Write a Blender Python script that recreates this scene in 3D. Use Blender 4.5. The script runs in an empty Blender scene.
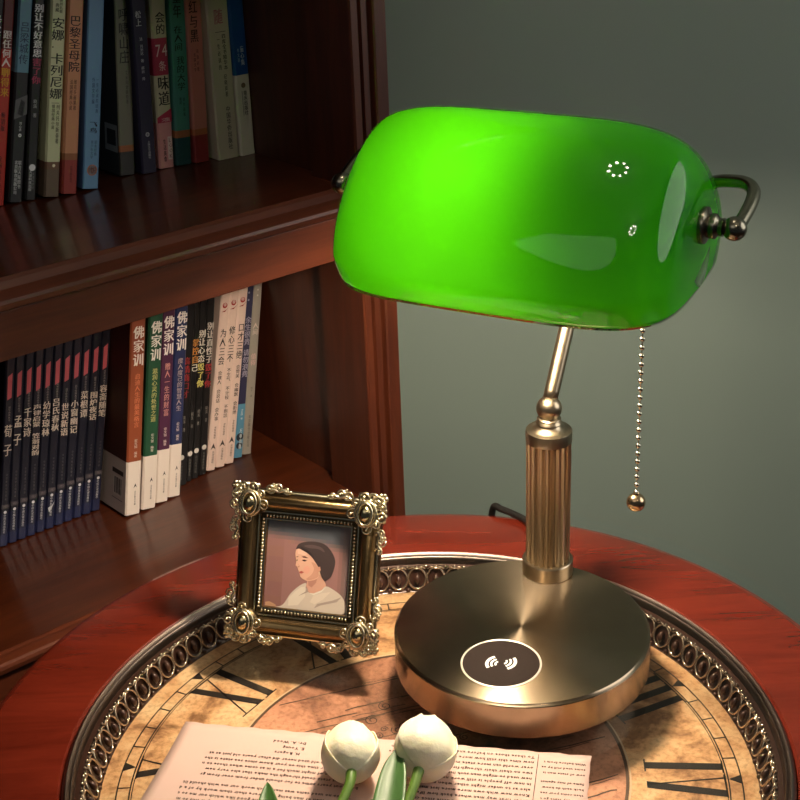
import bpy, bmesh, math, random
from mathutils import Vector, Matrix, Euler
random.seed(7)
R = math.radians
PI = math.pi
scene = bpy.context.scene
col = scene.collection
GZ = 0.72            # height of the glass cover's top surface
H = 0.75             # height of the lamp base's top face

# ------------------------------------------------------------------ camera
cd = bpy.data.cameras.new('camera')
cam = bpy.data.objects.new('camera', cd)
col.objects.link(cam)
scene.camera = cam
cd.sensor_width = 36
cd.lens = 1395.161 / 800 * 36
cd.clip_start = 0.05
pitch, roll = 0.43724, -0.04033
fw = Vector((0, math.cos(pitch), -math.sin(pitch)))
rt = Vector((1, 0, 0))
up = rt.cross(fw)
r2 = rt * math.cos(roll) + up * math.sin(roll)
u2 = -rt * math.sin(roll) + up * math.cos(roll)
cam.matrix_world = Matrix(((r2.x, u2.x, -fw.x, -0.08805), (r2.y, u2.y, -fw.y, -0.91397),
                           (r2.z, u2.z, -fw.z, 0.62698 + H), (0, 0, 0, 1)))

# ------------------------------------------------------------------ world, light, exposure
w = bpy.data.worlds.new('world')
scene.world = w
w.use_nodes = True
w.node_tree.nodes['Background'].inputs[0].default_value = (0.80, 0.92, 1.0, 1)
w.node_tree.nodes['Background'].inputs[1].default_value = 0.028
scene.view_settings.view_transform = 'Standard'
scene.view_settings.look = 'None'
scene.view_settings.gamma = 1
scene.view_settings.use_curve_mapping = False
scene.view_settings.exposure = 0.06
scene.cycles.max_bounces = 8
scene.cycles.caustics_reflective = False
scene.cycles.caustics_refractive = False
scene.cycles.sample_clamp_indirect = 4


def area(name, loc, target, sx, sy, power, colour):
    l = bpy.data.lights.new(name, 'AREA')
    l.shape = 'ELLIPSE'
    l.size, l.size_y, l.energy, l.color = sx, sy, power, colour
    o = bpy.data.objects.new(name, l)
    col.objects.link(o)
    o.location = loc
    o.rotation_euler = (Vector(target) - Vector(loc)).to_track_quat('-Z', 'Y').to_euler()
    return o


area('fill_right', (2.05, -0.12, 1.80), (-0.15, 0.35, 0.85), 2.0, 1.7, 19, (1.0, 0.96, 0.90))  # added soft fill from the right for the book spines; no window there
BULB_GLOW = 470
area('fill_left', (-0.95, -1.50, 2.45), (-0.25, 0.2, 0.95), 1.5, 1.1, 3.2, (1.0, 0.93, 0.84))  # added soft fill from the front left, lifts the bookcase apron

# ------------------------------------------------------------------ materials
MATS = {}


def mat(name, base=(0.8, 0.8, 0.8), rough=0.5, metal=0.0, coat=0.0, coat_rough=0.05, noise=None, bump=None, spec=None, aniso=None):
    """noise = (scale, amount, detail, stretch xyz); bump = (scale, strength)"""
    if name in MATS:
        return MATS[name]
    m = bpy.data.materials.new(name)
    m.use_nodes = True
    nt = m.node_tree
    b = nt.nodes['Principled BSDF']
    b.inputs['Base Color'].default_value = (*base, 1)
    b.inputs['Roughness'].default_value = rough
    b.inputs['Metallic'].default_value = metal
    b.inputs['Coat Weight'].default_value = coat
    b.inputs['Coat Roughness'].default_value = coat_rough
    if spec is not None:
        b.inputs['Specular IOR Level'].default_value = spec
    tc = nt.nodes.new('ShaderNodeTexCoord')
    if noise:
        mp = nt.nodes.new('ShaderNodeMapping')
        mp.inputs['Scale'].default_value = noise[3] if len(noise) > 3 else (1, 1, 1)
        nz = nt.nodes.new('ShaderNodeTexNoise')
        nz.inputs['Scale'].default_value = noise[0]
        nz.inputs['Detail'].default_value = noise[2]
        rmp = nt.nodes.new('ShaderNodeMix')
        rmp.data_type = 'RGBA'
        a = noise[1]
        rmp.inputs[6].default_value = (*[c * (1 - a) for c in base], 1)
        rmp.inputs[7].default_value = (*[min(1, c * (1 + a)) for c in base], 1)
        nt.links.new(tc.outputs['Object'], mp.inputs[0])
        nt.links.new(mp.outputs[0], nz.inputs['Vector'])
        nt.links.new(nz.outputs['Fac'], rmp.inputs[0])
        nt.links.new(rmp.outputs[2], b.inputs['Base Color'])
    if bump:
        n2 = nt.nodes.new('ShaderNodeTexNoise')
        n2.inputs['Scale'].default_value = bump[0]
        n2.inputs['Detail'].default_value = 4
        bp = nt.nodes.new('ShaderNodeBump')
        bp.inputs['Strength'].default_value = bump[1]
        bp.inputs['Distance'].default_value = 0.002
        nt.links.new(tc.outputs['Object'], n2.inputs['Vector'])
        nt.links.new(n2.outputs['Fac'], bp.inputs['Height'])
        nt.links.new(bp.outputs[0], b.inputs['Normal'])
    if aniso:
        b.inputs['Anisotropic'].default_value = aniso
        b.inputs['Anisotropic Rotation'].default_value = 0.25
        tg = nt.nodes.new('ShaderNodeTangent')
        tg.direction_type = 'RADIAL'
        tg.axis = 'Z'
        nt.links.new(tg.outputs[0], b.inputs['Tangent'])
    MATS[name] = m
    return m


def srgb(r, g, b):
    return tuple(((c / 255) / 12.92 if c / 255 <= 0.04045 else ((c / 255 + 0.055) / 1.055) ** 2.4) for c in (r, g, b))


def flat(r, g, b, rough=0.45):
    return mat('ink_%d_%d_%d' % (r, g, b), srgb(r, g, b), rough)


def wood(name, base, dark, scale, stretch, rough=0.22, coat=0.5):
    if name in MATS:
        return MATS[name]
    m = mat(name, base, rough, coat=coat, coat_rough=0.12)
    nt = m.node_tree
    b = nt.nodes['Principled BSDF']
    tc = nt.nodes['Texture Coordinate']
    mp = nt.nodes.new('ShaderNodeMapping')
    mp.inputs['Scale'].default_value = stretch
    n1 = nt.nodes.new('ShaderNodeTexNoise')
    n1.inputs['Scale'].default_value = scale
    n1.inputs['Detail'].default_value = 8
    n1.inputs['Roughness'].default_value = 0.65
    n1.inputs['Distortion'].default_value = 0.6
    rp = nt.nodes.new('ShaderNodeValToRGB')
    rp.color_ramp.elements[0].position = 0.32
    rp.color_ramp.elements[0].color = (*dark, 1)
    rp.color_ramp.elements[1].position = 0.66
    rp.color_ramp.elements[1].color = (*base, 1)
    nt.links.new(tc.outputs['Object'], mp.inputs[0])
    nt.links.new(mp.outputs[0], n1.inputs['Vector'])
    nt.links.new(n1.outputs['Fac'], rp.inputs[0])
    nt.links.new(rp.outputs[0], b.inputs['Base Color'])
    bp = nt.nodes.new('ShaderNodeBump')
    bp.inputs['Strength'].default_value = 0.08
    bp.inputs['Distance'].default_value = 0.001
    nt.links.new(n1.outputs['Fac'], bp.inputs['Height'])
    nt.links.new(bp.outputs[0], b.inputs['Normal'])
    return m


M_CASE = wood('dark_mahogany', (0.078, 0.017, 0.005), (0.040, 0.008, 0.003), 9, (1, 10, 10), 0.3, 0.4)
M_CASEV = wood('dark_mahogany_upright', (0.078, 0.017, 0.005), (0.040, 0.008, 0.003), 9, (10, 10, 1), 0.42, 0.12)
M_CASEM = wood('dark_mahogany_moulding', (0.115, 0.024, 0.007), (0.065, 0.013, 0.004), 9, (1, 10, 10), 0.45, 0.08)
M_TABLE = wood('red_mahogany', (0.165, 0.020, 0.009), (0.10, 0.011, 0.005), 9, (1, 6, 6), 0.25, 0.5)
M_BRASS = mat('antique_brass', (0.52, 0.42, 0.29), 0.28, 1.0, noise=(400, 0.10, 3, (1, 1, 0.05)))
M_BRUSH = mat('brushed_brass', (0.42, 0.325, 0.225), 0.25, 1.0, noise=(35, 0.18, 5), aniso=0.85)
M_BRONZE = mat('dark_bronze', (0.27, 0.25, 0.19), 0.25, 1.0, noise=(60, 0.2, 3))
M_STEEL = mat('bead_metal', (0.72, 0.68, 0.58), 0.2, 1.0)
M_BLACK = mat('black_plastic', (0.012, 0.011, 0.010), 0.35)
M_PAD = mat('dark_rubber', srgb(36, 28, 25), 0.75, noise=(300, 0.1, 2), spec=0.08)
M_WHITE = mat('white_print', (0.8, 0.8, 0.76), 0.5)
M_GILT = mat('antique_gilt', (0.26, 0.175, 0.08), 0.30, 1.0, noise=(60, 0.35, 5), bump=(300, 0.15))
M_GILTD = mat('gilt_dark', (0.09, 0.065, 0.035), 0.38, 1.0, noise=(90, 0.3, 4))  # darker gilt in the rail grooves and behind the scrolls
M_GILTL = mat('pale_highlight_gilt', (0.80, 0.72, 0.50), 0.27, 1.0, noise=(150, 0.25, 4))  # bright highlights of ornament, beads and ridges put into the colour
M_RIM = mat('pewter_bronze', (0.15, 0.12, 0.105), 0.33, 1.0, noise=(50, 0.25, 5, (1, 1, 1)))
M_COVE = mat('dark_chocolate_resin', (0.060, 0.026, 0.018), 0.28, 0.3, coat=0.4)
M_LOOP = mat('bronzed_resin', (0.50, 0.40, 0.31), 0.22, 0.9, noise=(120, 0.35, 4))
M_PAPER = mat('pink_newsprint', srgb(204, 172, 160), 0.8, noise=(14, 0.07, 5))
M_INK = mat('newsprint_ink', srgb(48, 36, 34), 0.8)
M_PAGES = mat('book_pages', srgb(225, 212, 185), 0.8, noise=(900, 0.15, 2, (1, 0.02, 0.02)))
M_STEM = mat('tulip_green', srgb(86, 118, 40), 0.45, noise=(60, 0.2, 3))
M_LEAF = mat('tulip_leaf_green', srgb(62, 98, 48), 0.42, noise=(40, 0.25, 4, (4, 1, 4)))


def petal_mat():
    m = mat('cream_petal', srgb(240, 228, 198), 0.5, noise=(30, 0.08, 4), bump=(120, 0.4))
    b = m.node_tree.nodes['Principled BSDF']
    b.inputs['Subsurface Weight'].default_value = 0.3
    b.inputs['Subsurface Radius'].default_value = (0.01, 0.007, 0.003)
    b.inputs['Subsurface Scale'].default_value = 0.5
    return m


M_PETAL = petal_mat()


def shade_mats():
    m = bpy.data.materials.new('green_cased_glass')
    m.use_nodes = True
    nt = m.node_tree
    nt.nodes.clear()
    out = nt.nodes.new('ShaderNodeOutputMaterial')
    tr = nt.nodes.new('ShaderNodeBsdfTranslucent')
    tr.inputs[0].default_value = (0.066, 0.52, 0.003, 1)
    df = nt.nodes.new('ShaderNodeBsdfDiffuse')
    df.inputs[0].default_value = (0.004, 0.30, 0.012, 1)
    mx = nt.nodes.new('ShaderNodeMixShader')
    mx.inputs[0].default_value = 0.5
    gl = nt.nodes.new('ShaderNodeBsdfGlossy')
    gl.inputs['Roughness'].default_value = 0.03
    fr = nt.nodes.new('ShaderNodeFresnel')
    fr.inputs[0].default_value = 1.5
    m2 = nt.nodes.new('ShaderNodeMixShader')
    L = nt.links.new
    L(tr.outputs[0], mx.inputs[1]); L(df.outputs[0], mx.inputs[2])
    L(fr.outputs[0], m2.inputs[0]); L(mx.outputs[0], m2.inputs[1]); L(gl.outputs[0], m2.inputs[2])
    L(m2.outputs[0], out.inputs[0])
    n = bpy.data.materials.new('opal_white_glass')
    n.use_nodes = True
    nt = n.node_tree
    nt.nodes.clear()
    out = nt.nodes.new('ShaderNodeOutputMaterial')
    tr = nt.nodes.new('ShaderNodeBsdfTranslucent')
    tr.inputs[0].default_value = (0.4, 0.4, 0.37, 1)
    df = nt.nodes.new('ShaderNodeBsdfDiffuse')
    df.inputs[0].default_value = (0.52, 0.52, 0.49, 1)
    mx = nt.nodes.new('ShaderNodeMixShader')
    mx.inputs[0].default_value = 0.75
    L = nt.links.new
    L(tr.outputs[0], mx.inputs[1]); L(df.outputs[0], mx.inputs[2]); L(mx.outputs[0], out.inputs[0])
    return m, n


M_SHADE, M_OPAL = shade_mats()


def glass_mat():
    m = bpy.data.materials.new('clear_plate_glass')
    m.use_nodes = True
    nt = m.node_tree
    nt.nodes.clear()
    out = nt.nodes.new('ShaderNodeOutputMaterial')
    tp = nt.nodes.new('ShaderNodeBsdfTransparent')
    tp.inputs[0].default_value = (0.97, 0.98, 0.97, 1)
    gl = nt.nodes.new('ShaderNodeBsdfGlossy')
    gl.inputs['Roughness'].default_value = 0.02
    fr = nt.nodes.new('ShaderNodeFresnel')
    fr.inputs[0].default_value = 1.45
    mx = nt.nodes.new('ShaderNodeMixShader')
    L = nt.links.new
    # only the outer side of the plate reflects, so there is no total internal reflection
    ge = nt.nodes.new('ShaderNodeNewGeometry')
    iv = nt.nodes.new('ShaderNodeMath'); iv.operation = 'SUBTRACT'; iv.inputs[0].default_value = 1
    mu = nt.nodes.new('ShaderNodeMath'); mu.operation = 'MULTIPLY'
    L(ge.outputs['Backfacing'], iv.inputs[1]); L(iv.outputs[0], mu.inputs[0]); L(fr.outputs[0], mu.inputs[1])
    L(mu.outputs[0], mx.inputs[0]); L(tp.outputs[0], mx.inputs[1]); L(gl.outputs[0], mx.inputs[2])
    L(mx.outputs[0], out.inputs[0])
    return m


M_GLASS = glass_mat()


def emit(name, colour, strength):
    m = bpy.data.materials.new(name)
    m.use_nodes = True
    nt = m.node_tree
    nt.nodes.clear()
    out = nt.nodes.new('ShaderNodeOutputMaterial')
    e = nt.nodes.new('ShaderNodeEmission')
    e.inputs[0].default_value = (*colour, 1)
    e.inputs[1].default_value = strength
    nt.links.new(e.outputs[0], out.inputs[0])
    return m


M_BULB = emit('lit_bulb', (1.0, 0.82, 0.60), BULB_GLOW)
M_PENDANT = emit('lit_pendant_bulb', (1.0, 0.86, 0.68), 100)


def parchment(name, c1, c2, c3, scale, spots):
    m = mat(name, c1, 0.5)
    nt = m.node_tree
    b = nt.nodes['Principled BSDF']
    tc = nt.nodes['Texture Coordinate']
    n1 = nt.nodes.new('ShaderNodeTexNoise'); n1.inputs['Scale'].default_value = scale
    n1.inputs['Detail'].default_value = 9; n1.inputs['Roughness'].default_value = 0.62
    n1.inputs['Distortion'].default_value = 0.5
    rp = nt.nodes.new('ShaderNodeValToRGB')
    e = rp.color_ramp.elements
    e[0].position, e[0].color = 0.36, (*c3, 1)
    e[1].position, e[1].color = 0.62, (*c2, 1)
    k = e.new(0.46); k.color = (*c1, 1)
    n2 = nt.nodes.new('ShaderNodeTexNoise'); n2.inputs['Scale'].default_value = spots
    n2.inputs['Detail'].default_value = 6
    r2_ = nt.nodes.new('ShaderNodeValToRGB')
    r2_.color_ramp.elements[0].position = 0.36; r2_.color_ramp.elements[0].color = (0.45, 0.40, 0.36, 1)
    r2_.color_ramp.elements[1].position = 0.55; r2_.color_ramp.elements[1].color = (1, 1, 1, 1)
    mx = nt.nodes.new('ShaderNodeMix'); mx.data_type = 'RGBA'; mx.blend_type = 'MULTIPLY'
    mx.inputs[0].default_value = 0.7
    L = nt.links.new
    L(tc.outputs['Object'], n1.inputs['Vector']); L(tc.outputs['Object'], n2.inputs['Vector'])
    L(n1.outputs['Fac'], rp.inputs[0]); L(n2.outputs['Fac'], r2_.inputs[0])
    # fine speckle and hairline crazing of the old print
    n3 = nt.nodes.new('ShaderNodeTexNoise'); n3.inputs['Scale'].default_value = 260
    n3.inputs['Detail'].default_value = 5
    r3 = nt.nodes.new('ShaderNodeValToRGB')
    r3.color_ramp.elements[0].position = 0.36; r3.color_ramp.elements[0].color = (0.62, 0.56, 0.50, 1)
    r3.color_ramp.elements[1].position = 0.52; r3.color_ramp.elements[1].color = (1, 1, 1, 1)
    m3 = nt.nodes.new('ShaderNodeMix'); m3.data_type = 'RGBA'; m3.blend_type = 'MULTIPLY'
    m3.inputs[0].default_value = 0.6
    L(tc.outputs['Object'], n3.inputs['Vector']); L(n3.outputs['Fac'], r3.inputs[0])
    L(rp.outputs[0], mx.inputs[6]); L(r2_.outputs[0], mx.inputs[7]); L(mx.outputs[2], m3.inputs[6])
    L(r3.outputs[0], m3.inputs[7]); L(m3.outputs[2], b.inputs['Base Color'])
    return m


M_FACE = parchment('aged_parchment', srgb(218, 164, 116), srgb(238, 196, 150), srgb(150, 104, 70), 28, 9)
M_DISC = parchment('weathered_plank_print', srgb(156, 104, 80), srgb(214, 150, 118), srgb(50, 45, 40), 13, 8)
M_CLOCKINK = mat('clock_black', srgb(38, 30, 26), 0.5, noise=(120, 0.35, 4))
M_CLOCKBROWN = mat('clock_sepia', srgb(92, 66, 50), 0.5, noise=(120, 0.3, 4))
M_CLOCKPALE = mat('clock_pale_line', srgb(212, 180, 146), 0.5)


# ------------------------------------------------------------------ mesh helpers
class MB:
    def __init__(s):
        s.v, s.f, s.m = [], [], []

    def add(s, vs, fs, mi=0, M=None):
        o = len(s.v)
        s.v += [(M @ Vector(v)) if M is not None else Vector(v) for v in vs]
        s.f += [tuple(o + i for i in f) for f in fs]
        s.m += [mi] * len(fs)
        return s

    def box(s, x0, x1, y0, y1, z0, z1, mi=0, M=None):
        vs = [(x, y, z) for z in (z0, z1) for y in (y0, y1) for x in (x0, x1)]
        return s.add(vs, [(0, 2, 3, 1), (4, 5, 7, 6), (0, 1, 5, 4), (2, 6, 7, 3), (0, 4, 6, 2), (1, 3, 7, 5)], mi, M)

    def lathe(s, prof, n=64, mi=0, M=None, closed=False, rmod=None):
        vs, fs = [], []
        for i in range(n):
            a = 2 * PI * i / n
            for j, (r, z) in enumerate(prof):
                rr = r * (rmod(j, a) if rmod else 1)
                vs.append((rr * math.cos(a), rr * math.sin(a), z))
        k = len(prof)
        for i in range(n):
            for j in range(k if closed else k - 1):
                a, b = i * k + j, i * k + (j + 1) % k
                c, d = ((i + 1) % n) * k + (j + 1) % k, ((i + 1) % n) * k + j
                if prof[j][0] < 1e-7:
                    fs.append((a, c, b)) if False else fs.append((a, d, c, b)) if False else fs.append((a, c, b))
                elif prof[(j + 1) % k][0] < 1e-7:
                    fs.append((a, d, b))
                else:
                    fs.append((a, d, c, b))
        return s.add(vs, fs, mi, M)

    def tube(s, pts, r, n=10, mi=0, M=None, caps=True, closed=False):
        pts = [Vector(p) for p in pts]
        rs = r if isinstance(r, (list, tuple)) else [r] * len(pts)
        vs, fs = [], []
        t0 = (pts[1] - pts[0]).normalized()
        nrm = t0.orthogonal().normalized()
        N = len(pts)
        for i, p in enumerate(pts):
            if closed:
                t = (pts[(i + 1) % N] - pts[i - 1]).normalized()
            else:
                t = (pts[min(i + 1, N - 1)] - pts[max(i - 1, 0)]).normalized()
            nrm = (nrm - t * nrm.dot(t))
            nrm = nrm.normalized() if nrm.length > 1e-6 else t.orthogonal().normalized()
            b = t.cross(nrm)
            for k in range(n):
                a = 2 * PI * k / n
                vs.append(p + (nrm * math.cos(a) + b * math.sin(a)) * rs[i])
        for i in range(N if closed else N - 1):
            j = (i + 1) % N
            for k in range(n):
                fs.append((i * n + k, i * n + (k + 1) % n, j * n + (k + 1) % n, j * n + k))
        if caps and not closed:
            fs.append(tuple(range(n))[::-1])
            fs.append(tuple((N - 1) * n + k for k in range(n)))
        return s.add(vs, fs, mi, M)

    def ball(s, c, r, n=12, m=8, mi=0, M=None, sc=(1, 1, 1)):
        prof = [(0 if j in (0, m) else r * math.sin(PI * j / m), -r * math.cos(PI * j / m)) for j in range(m + 1)]
        T = Matrix.Translation(c) @ Matrix.Diagonal((*sc, 1))
        return s.lathe(prof, n, mi, (M @ T) if M is not None else T)

    def poly(s, pts, mi=0, M=None):
        return s.add(pts, [tuple(range(len(pts)))], mi, M)

    def ribbon(s, pts, wd, z=0, mi=0, M=None):
        """flat ribbon in the xy plane"""
        vs = []
        P = [Vector((p[0], p[1], z)) for p in pts]
        for i, p in enumerate(P):
            t = (P[min(i + 1, len(P) - 1)] - P[max(0, i - 1)]).normalized()
            q = Vector((-t.y, t.x, 0)) * wd / 2
            vs += [p + q, p - q]
        return s.add(vs, [(2 * i, 2 * i + 1, 2 * i + 3, 2 * i + 2) for i in range(len(P) - 1)], mi, M)

    def build(s, name, mats, parent=None, smooth=False, bevel=0, loc=None, merge=False, recalc=True, angle=None):
        me = bpy.data.meshes.new(name)
        me.from_pydata([tuple(v) for v in s.v], [], s.f)
        if not isinstance(mats, (list, tuple)):
            mats = [mats]
        for m in mats:
            me.materials.append(m)
        me.polygons.foreach_set('material_index', s.m)
        bm = bmesh.new()
        bm.from_mesh(me)
        if merge:
            bmesh.ops.remove_doubles(bm, verts=bm.verts, dist=1e-6)
        if recalc:
            bmesh.ops.recalc_face_normals(bm, faces=bm.faces)
        bm.to_mesh(me)
        bm.free()
        if smooth:
            me.polygons.foreach_set('use_smooth', [True] * len(me.polygons))
            if angle:
                me.set_sharp_from_angle(angle=R(angle))
        o = bpy.data.objects.new(name, me)
        col.objects.link(o)
        if parent:
            o.parent = parent
        if loc:
            o.location = loc
        if bevel:
            b = o.modifiers.new('bevel', 'BEVEL')
            b.width = bevel
            b.segments = 2
            b.limit_method = 'ANGLE'
        return o


def tag(o, label, cat, group=None):
    o['label'] = label
    o['category'] = cat
    if group:
        o['group'] = group
    return o


def thing(name, label, cat, loc=(0, 0, 0), rot=(0, 0, 0), group=None):
    o = bpy.data.objects.new(name, None)
    o.empty_display_size = 0.02
    col.objects.link(o)
    o.location = loc
    o.rotation_euler = rot
    return tag(o, label, cat, group)


def struct(o):
    o['kind'] = 'structure'
    return o


def bez(p, n=24):
    """Catmull-Rom through points"""
    p = [Vector(q) for q in p]
    q = [p[0] * 2 - p[1]] + p + [p[-1] * 2 - p[-2]]
    out = []
    for i in range(len(p) - 1):
        a, b, c, d = q[i:i + 4]
        for k in range(n):
            t = k / n
            out.append(0.5 * ((2 * b) + (c - a) * t + (2 * a - 5 * b + 4 * c - d) * t * t + (3 * b - a - 3 * c + d) * t ** 3))
    out.append(p[-1])
    return out


GLYPHS = {}


def glyph(ch, bold=0.0, res=1):
    key = (ch, bold, res)
    if key not in GLYPHS:
        c = bpy.data.curves.new('g', 'FONT')
        c.body = ch
        c.resolution_u = res
        c.offset = bold
        o = bpy.data.objects.new('g', c)
        col.objects.link(o)
        bpy.context.view_layer.update()
        m = bpy.data.meshes.new_from_object(o.evaluated_get(bpy.context.evaluated_depsgraph_get()))
        vs = [(v.co.x, v.co.y, 0) for v in m.vertices]
        fs = [tuple(p.vertices) for p in m.polygons]
        bpy.data.objects.remove(o)
        bpy.data.curves.remove(c)
        bpy.data.meshes.remove(m)
        GLYPHS[key] = (vs, fs)
    return GLYPHS[key]


# ------------------------------------------------------------------ structure
YAW = R(39.0)
CASE = Matrix.Rotation(YAW, 4, 'Z')       # bookcase axes: x along the front, y into the case


def C(x, y, z):
    return CASE @ Vector((x, y, z))


mb = MB().box(-3.0, 3.0, -3.0, 3.0, -0.1, 0.0)
struct(mb.build('floor', wood('floor_boards', (0.10, 0.05, 0.025), (0.05, 0.022, 0.01), 6, (1, 8, 8))))
mb = MB().box(-3.0, 3.0, -3.0, 3.0, 2.72, 2.8)
struct(mb.build('ceiling', mat('ceiling_paint', (0.30, 0.30, 0.28), 0.9)))
M_WALL = mat('sage_green_paint', (0.27, 0.345, 0.305), 0.75, noise=(3, 0.05, 3), bump=(500, 0.05))
WA = R(-6)          # the bookcase stands across the corner, so the wall runs at 45 degrees to its front
o = MB().box(-2.6, 2.6, 0.0, 0.08, 0.0, 2.72).build('wall_back', M_WALL, loc=(-0.32, 0.675, 0))
o.rotation_euler.z = WA
struct(o)

# ------------------------------------------------------------------ bookcase
BC = thing('bookcase', 'dark brown mahogany bookcase with fluted corner post, filled with rows of books', 'bookcase', (0, 0, 0), (0, 0, YAW))
XL, XR = -0.75, 0.157
TOPZ = 1.72
ZU, ZL = H + 0.260, H - 0.0695
# fluted post: front profile extruded upwards
prof = [(0.115, 0.400), (0.115, 0.3325), (0.1165, 0.3305), (0.1235, 0.3305), (0.1245, 0.335), (0.1260, 0.3365), (0.1275, 0.335),
        (0.1285, 0.3315), (0.1345, 0.3315), (0.1355, 0.336), (0.1375, 0.338), (0.1395, 0.336), (0.1405, 0.331), (0.1425, 0.330),
        (0.1545, 0.330), (0.157, 0.3325), (0.157, 0.400)]
vs = [(x, y, z) for z in (0.06, TOPZ) for x, y in prof]
k = len(prof)
fs = [(i, (i + 1) % k, k + (i + 1) % k, k + i) for i in range(k)] + [tuple(range(k))[::-1], tuple(range(k, 2 * k))]
MB().add(vs, fs).build('corner_post', M_CASEV, BC)
vs2 = [(XL + XR - x, y, z) for x, y, z in vs]
MB().add(vs2, fs).build('corner_post', M_CASEV, BC)
MB().box(0.125, 0.152, 0.4003, 0.700, 0.06, TOPZ).build('side_panel', M_CASEV, BC)
MB().box(XL + 0.005, XL + 0.032, 0.4003, 0.700, 0.06, TOPZ).build('side_panel', M_CASEV, BC)
MB().box(XL, XR, 0.7003, 0.712, 0.06, TOPZ).build('back_panel', M_CASEV, BC)
MB().box(XL - 0.02, XR + 0.02, 0.315, 0.716, TOPZ + 0.0003, TOPZ + 0.03).build('top_board', M_CASE, BC, bevel=0.004)
MB().box(XL, XR, 0.3255, 0.712, 0.0, 0.0597).build('plinth', M_CASE, BC, bevel=0.003)


def shelf(z, drop=0.0, ap=True):
    m = MB()
    m.box(XL + 0.0325, 0.1247, 0.402, 0.6998, z - 0.02, z)
    m.box(XL + 0.0430, 0.1148, 0.352, 0.402, z - 0.02, z)
    o = m.build('shelf_board', M_CASE, BC)
    zs = z
    z -= drop
    # moulded front edge
    pr = [(0.3518, zs - .0002), (0.3480, zs - .001 - drop * .15), (0.343, z + drop * .35), (0.334, z), (0.3315, z - 0.0012), (0.3305, z - 0.004), (0.3315, z - 0.0085), (0.334, z - 0.0105), (0.336, z - 0.0115), (0.3518, z - 0.0115)]
    x0, x1 = XL + 0.0430, 0.1148
    vs = [(x, y, zz) for x in (x0, x1) for y, zz in pr]
    k = len(pr)
    fs = [(i, (i + 1) % k, k + (i + 1) % k, k + i) for i in range(k)] + [tuple(range(k))[::-1], tuple(range(k, 2 * k))]
    MB().add(vs, fs).build('shelf_moulding', M_CASEM, BC)
    if ap:
        MB().box(x0, x1, 0.338, 0.352, z - 0.053, z - 0.0118).build('apron', M_CASEM, BC, bevel=0.0012)


shelf(ZU, .011)
shelf(ZL)
shelf(ZU + 0.34)
shelf(ZL - 0.34)

# ------------------------------------------------------------------ books
BOOKS_D = 0.135


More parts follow.
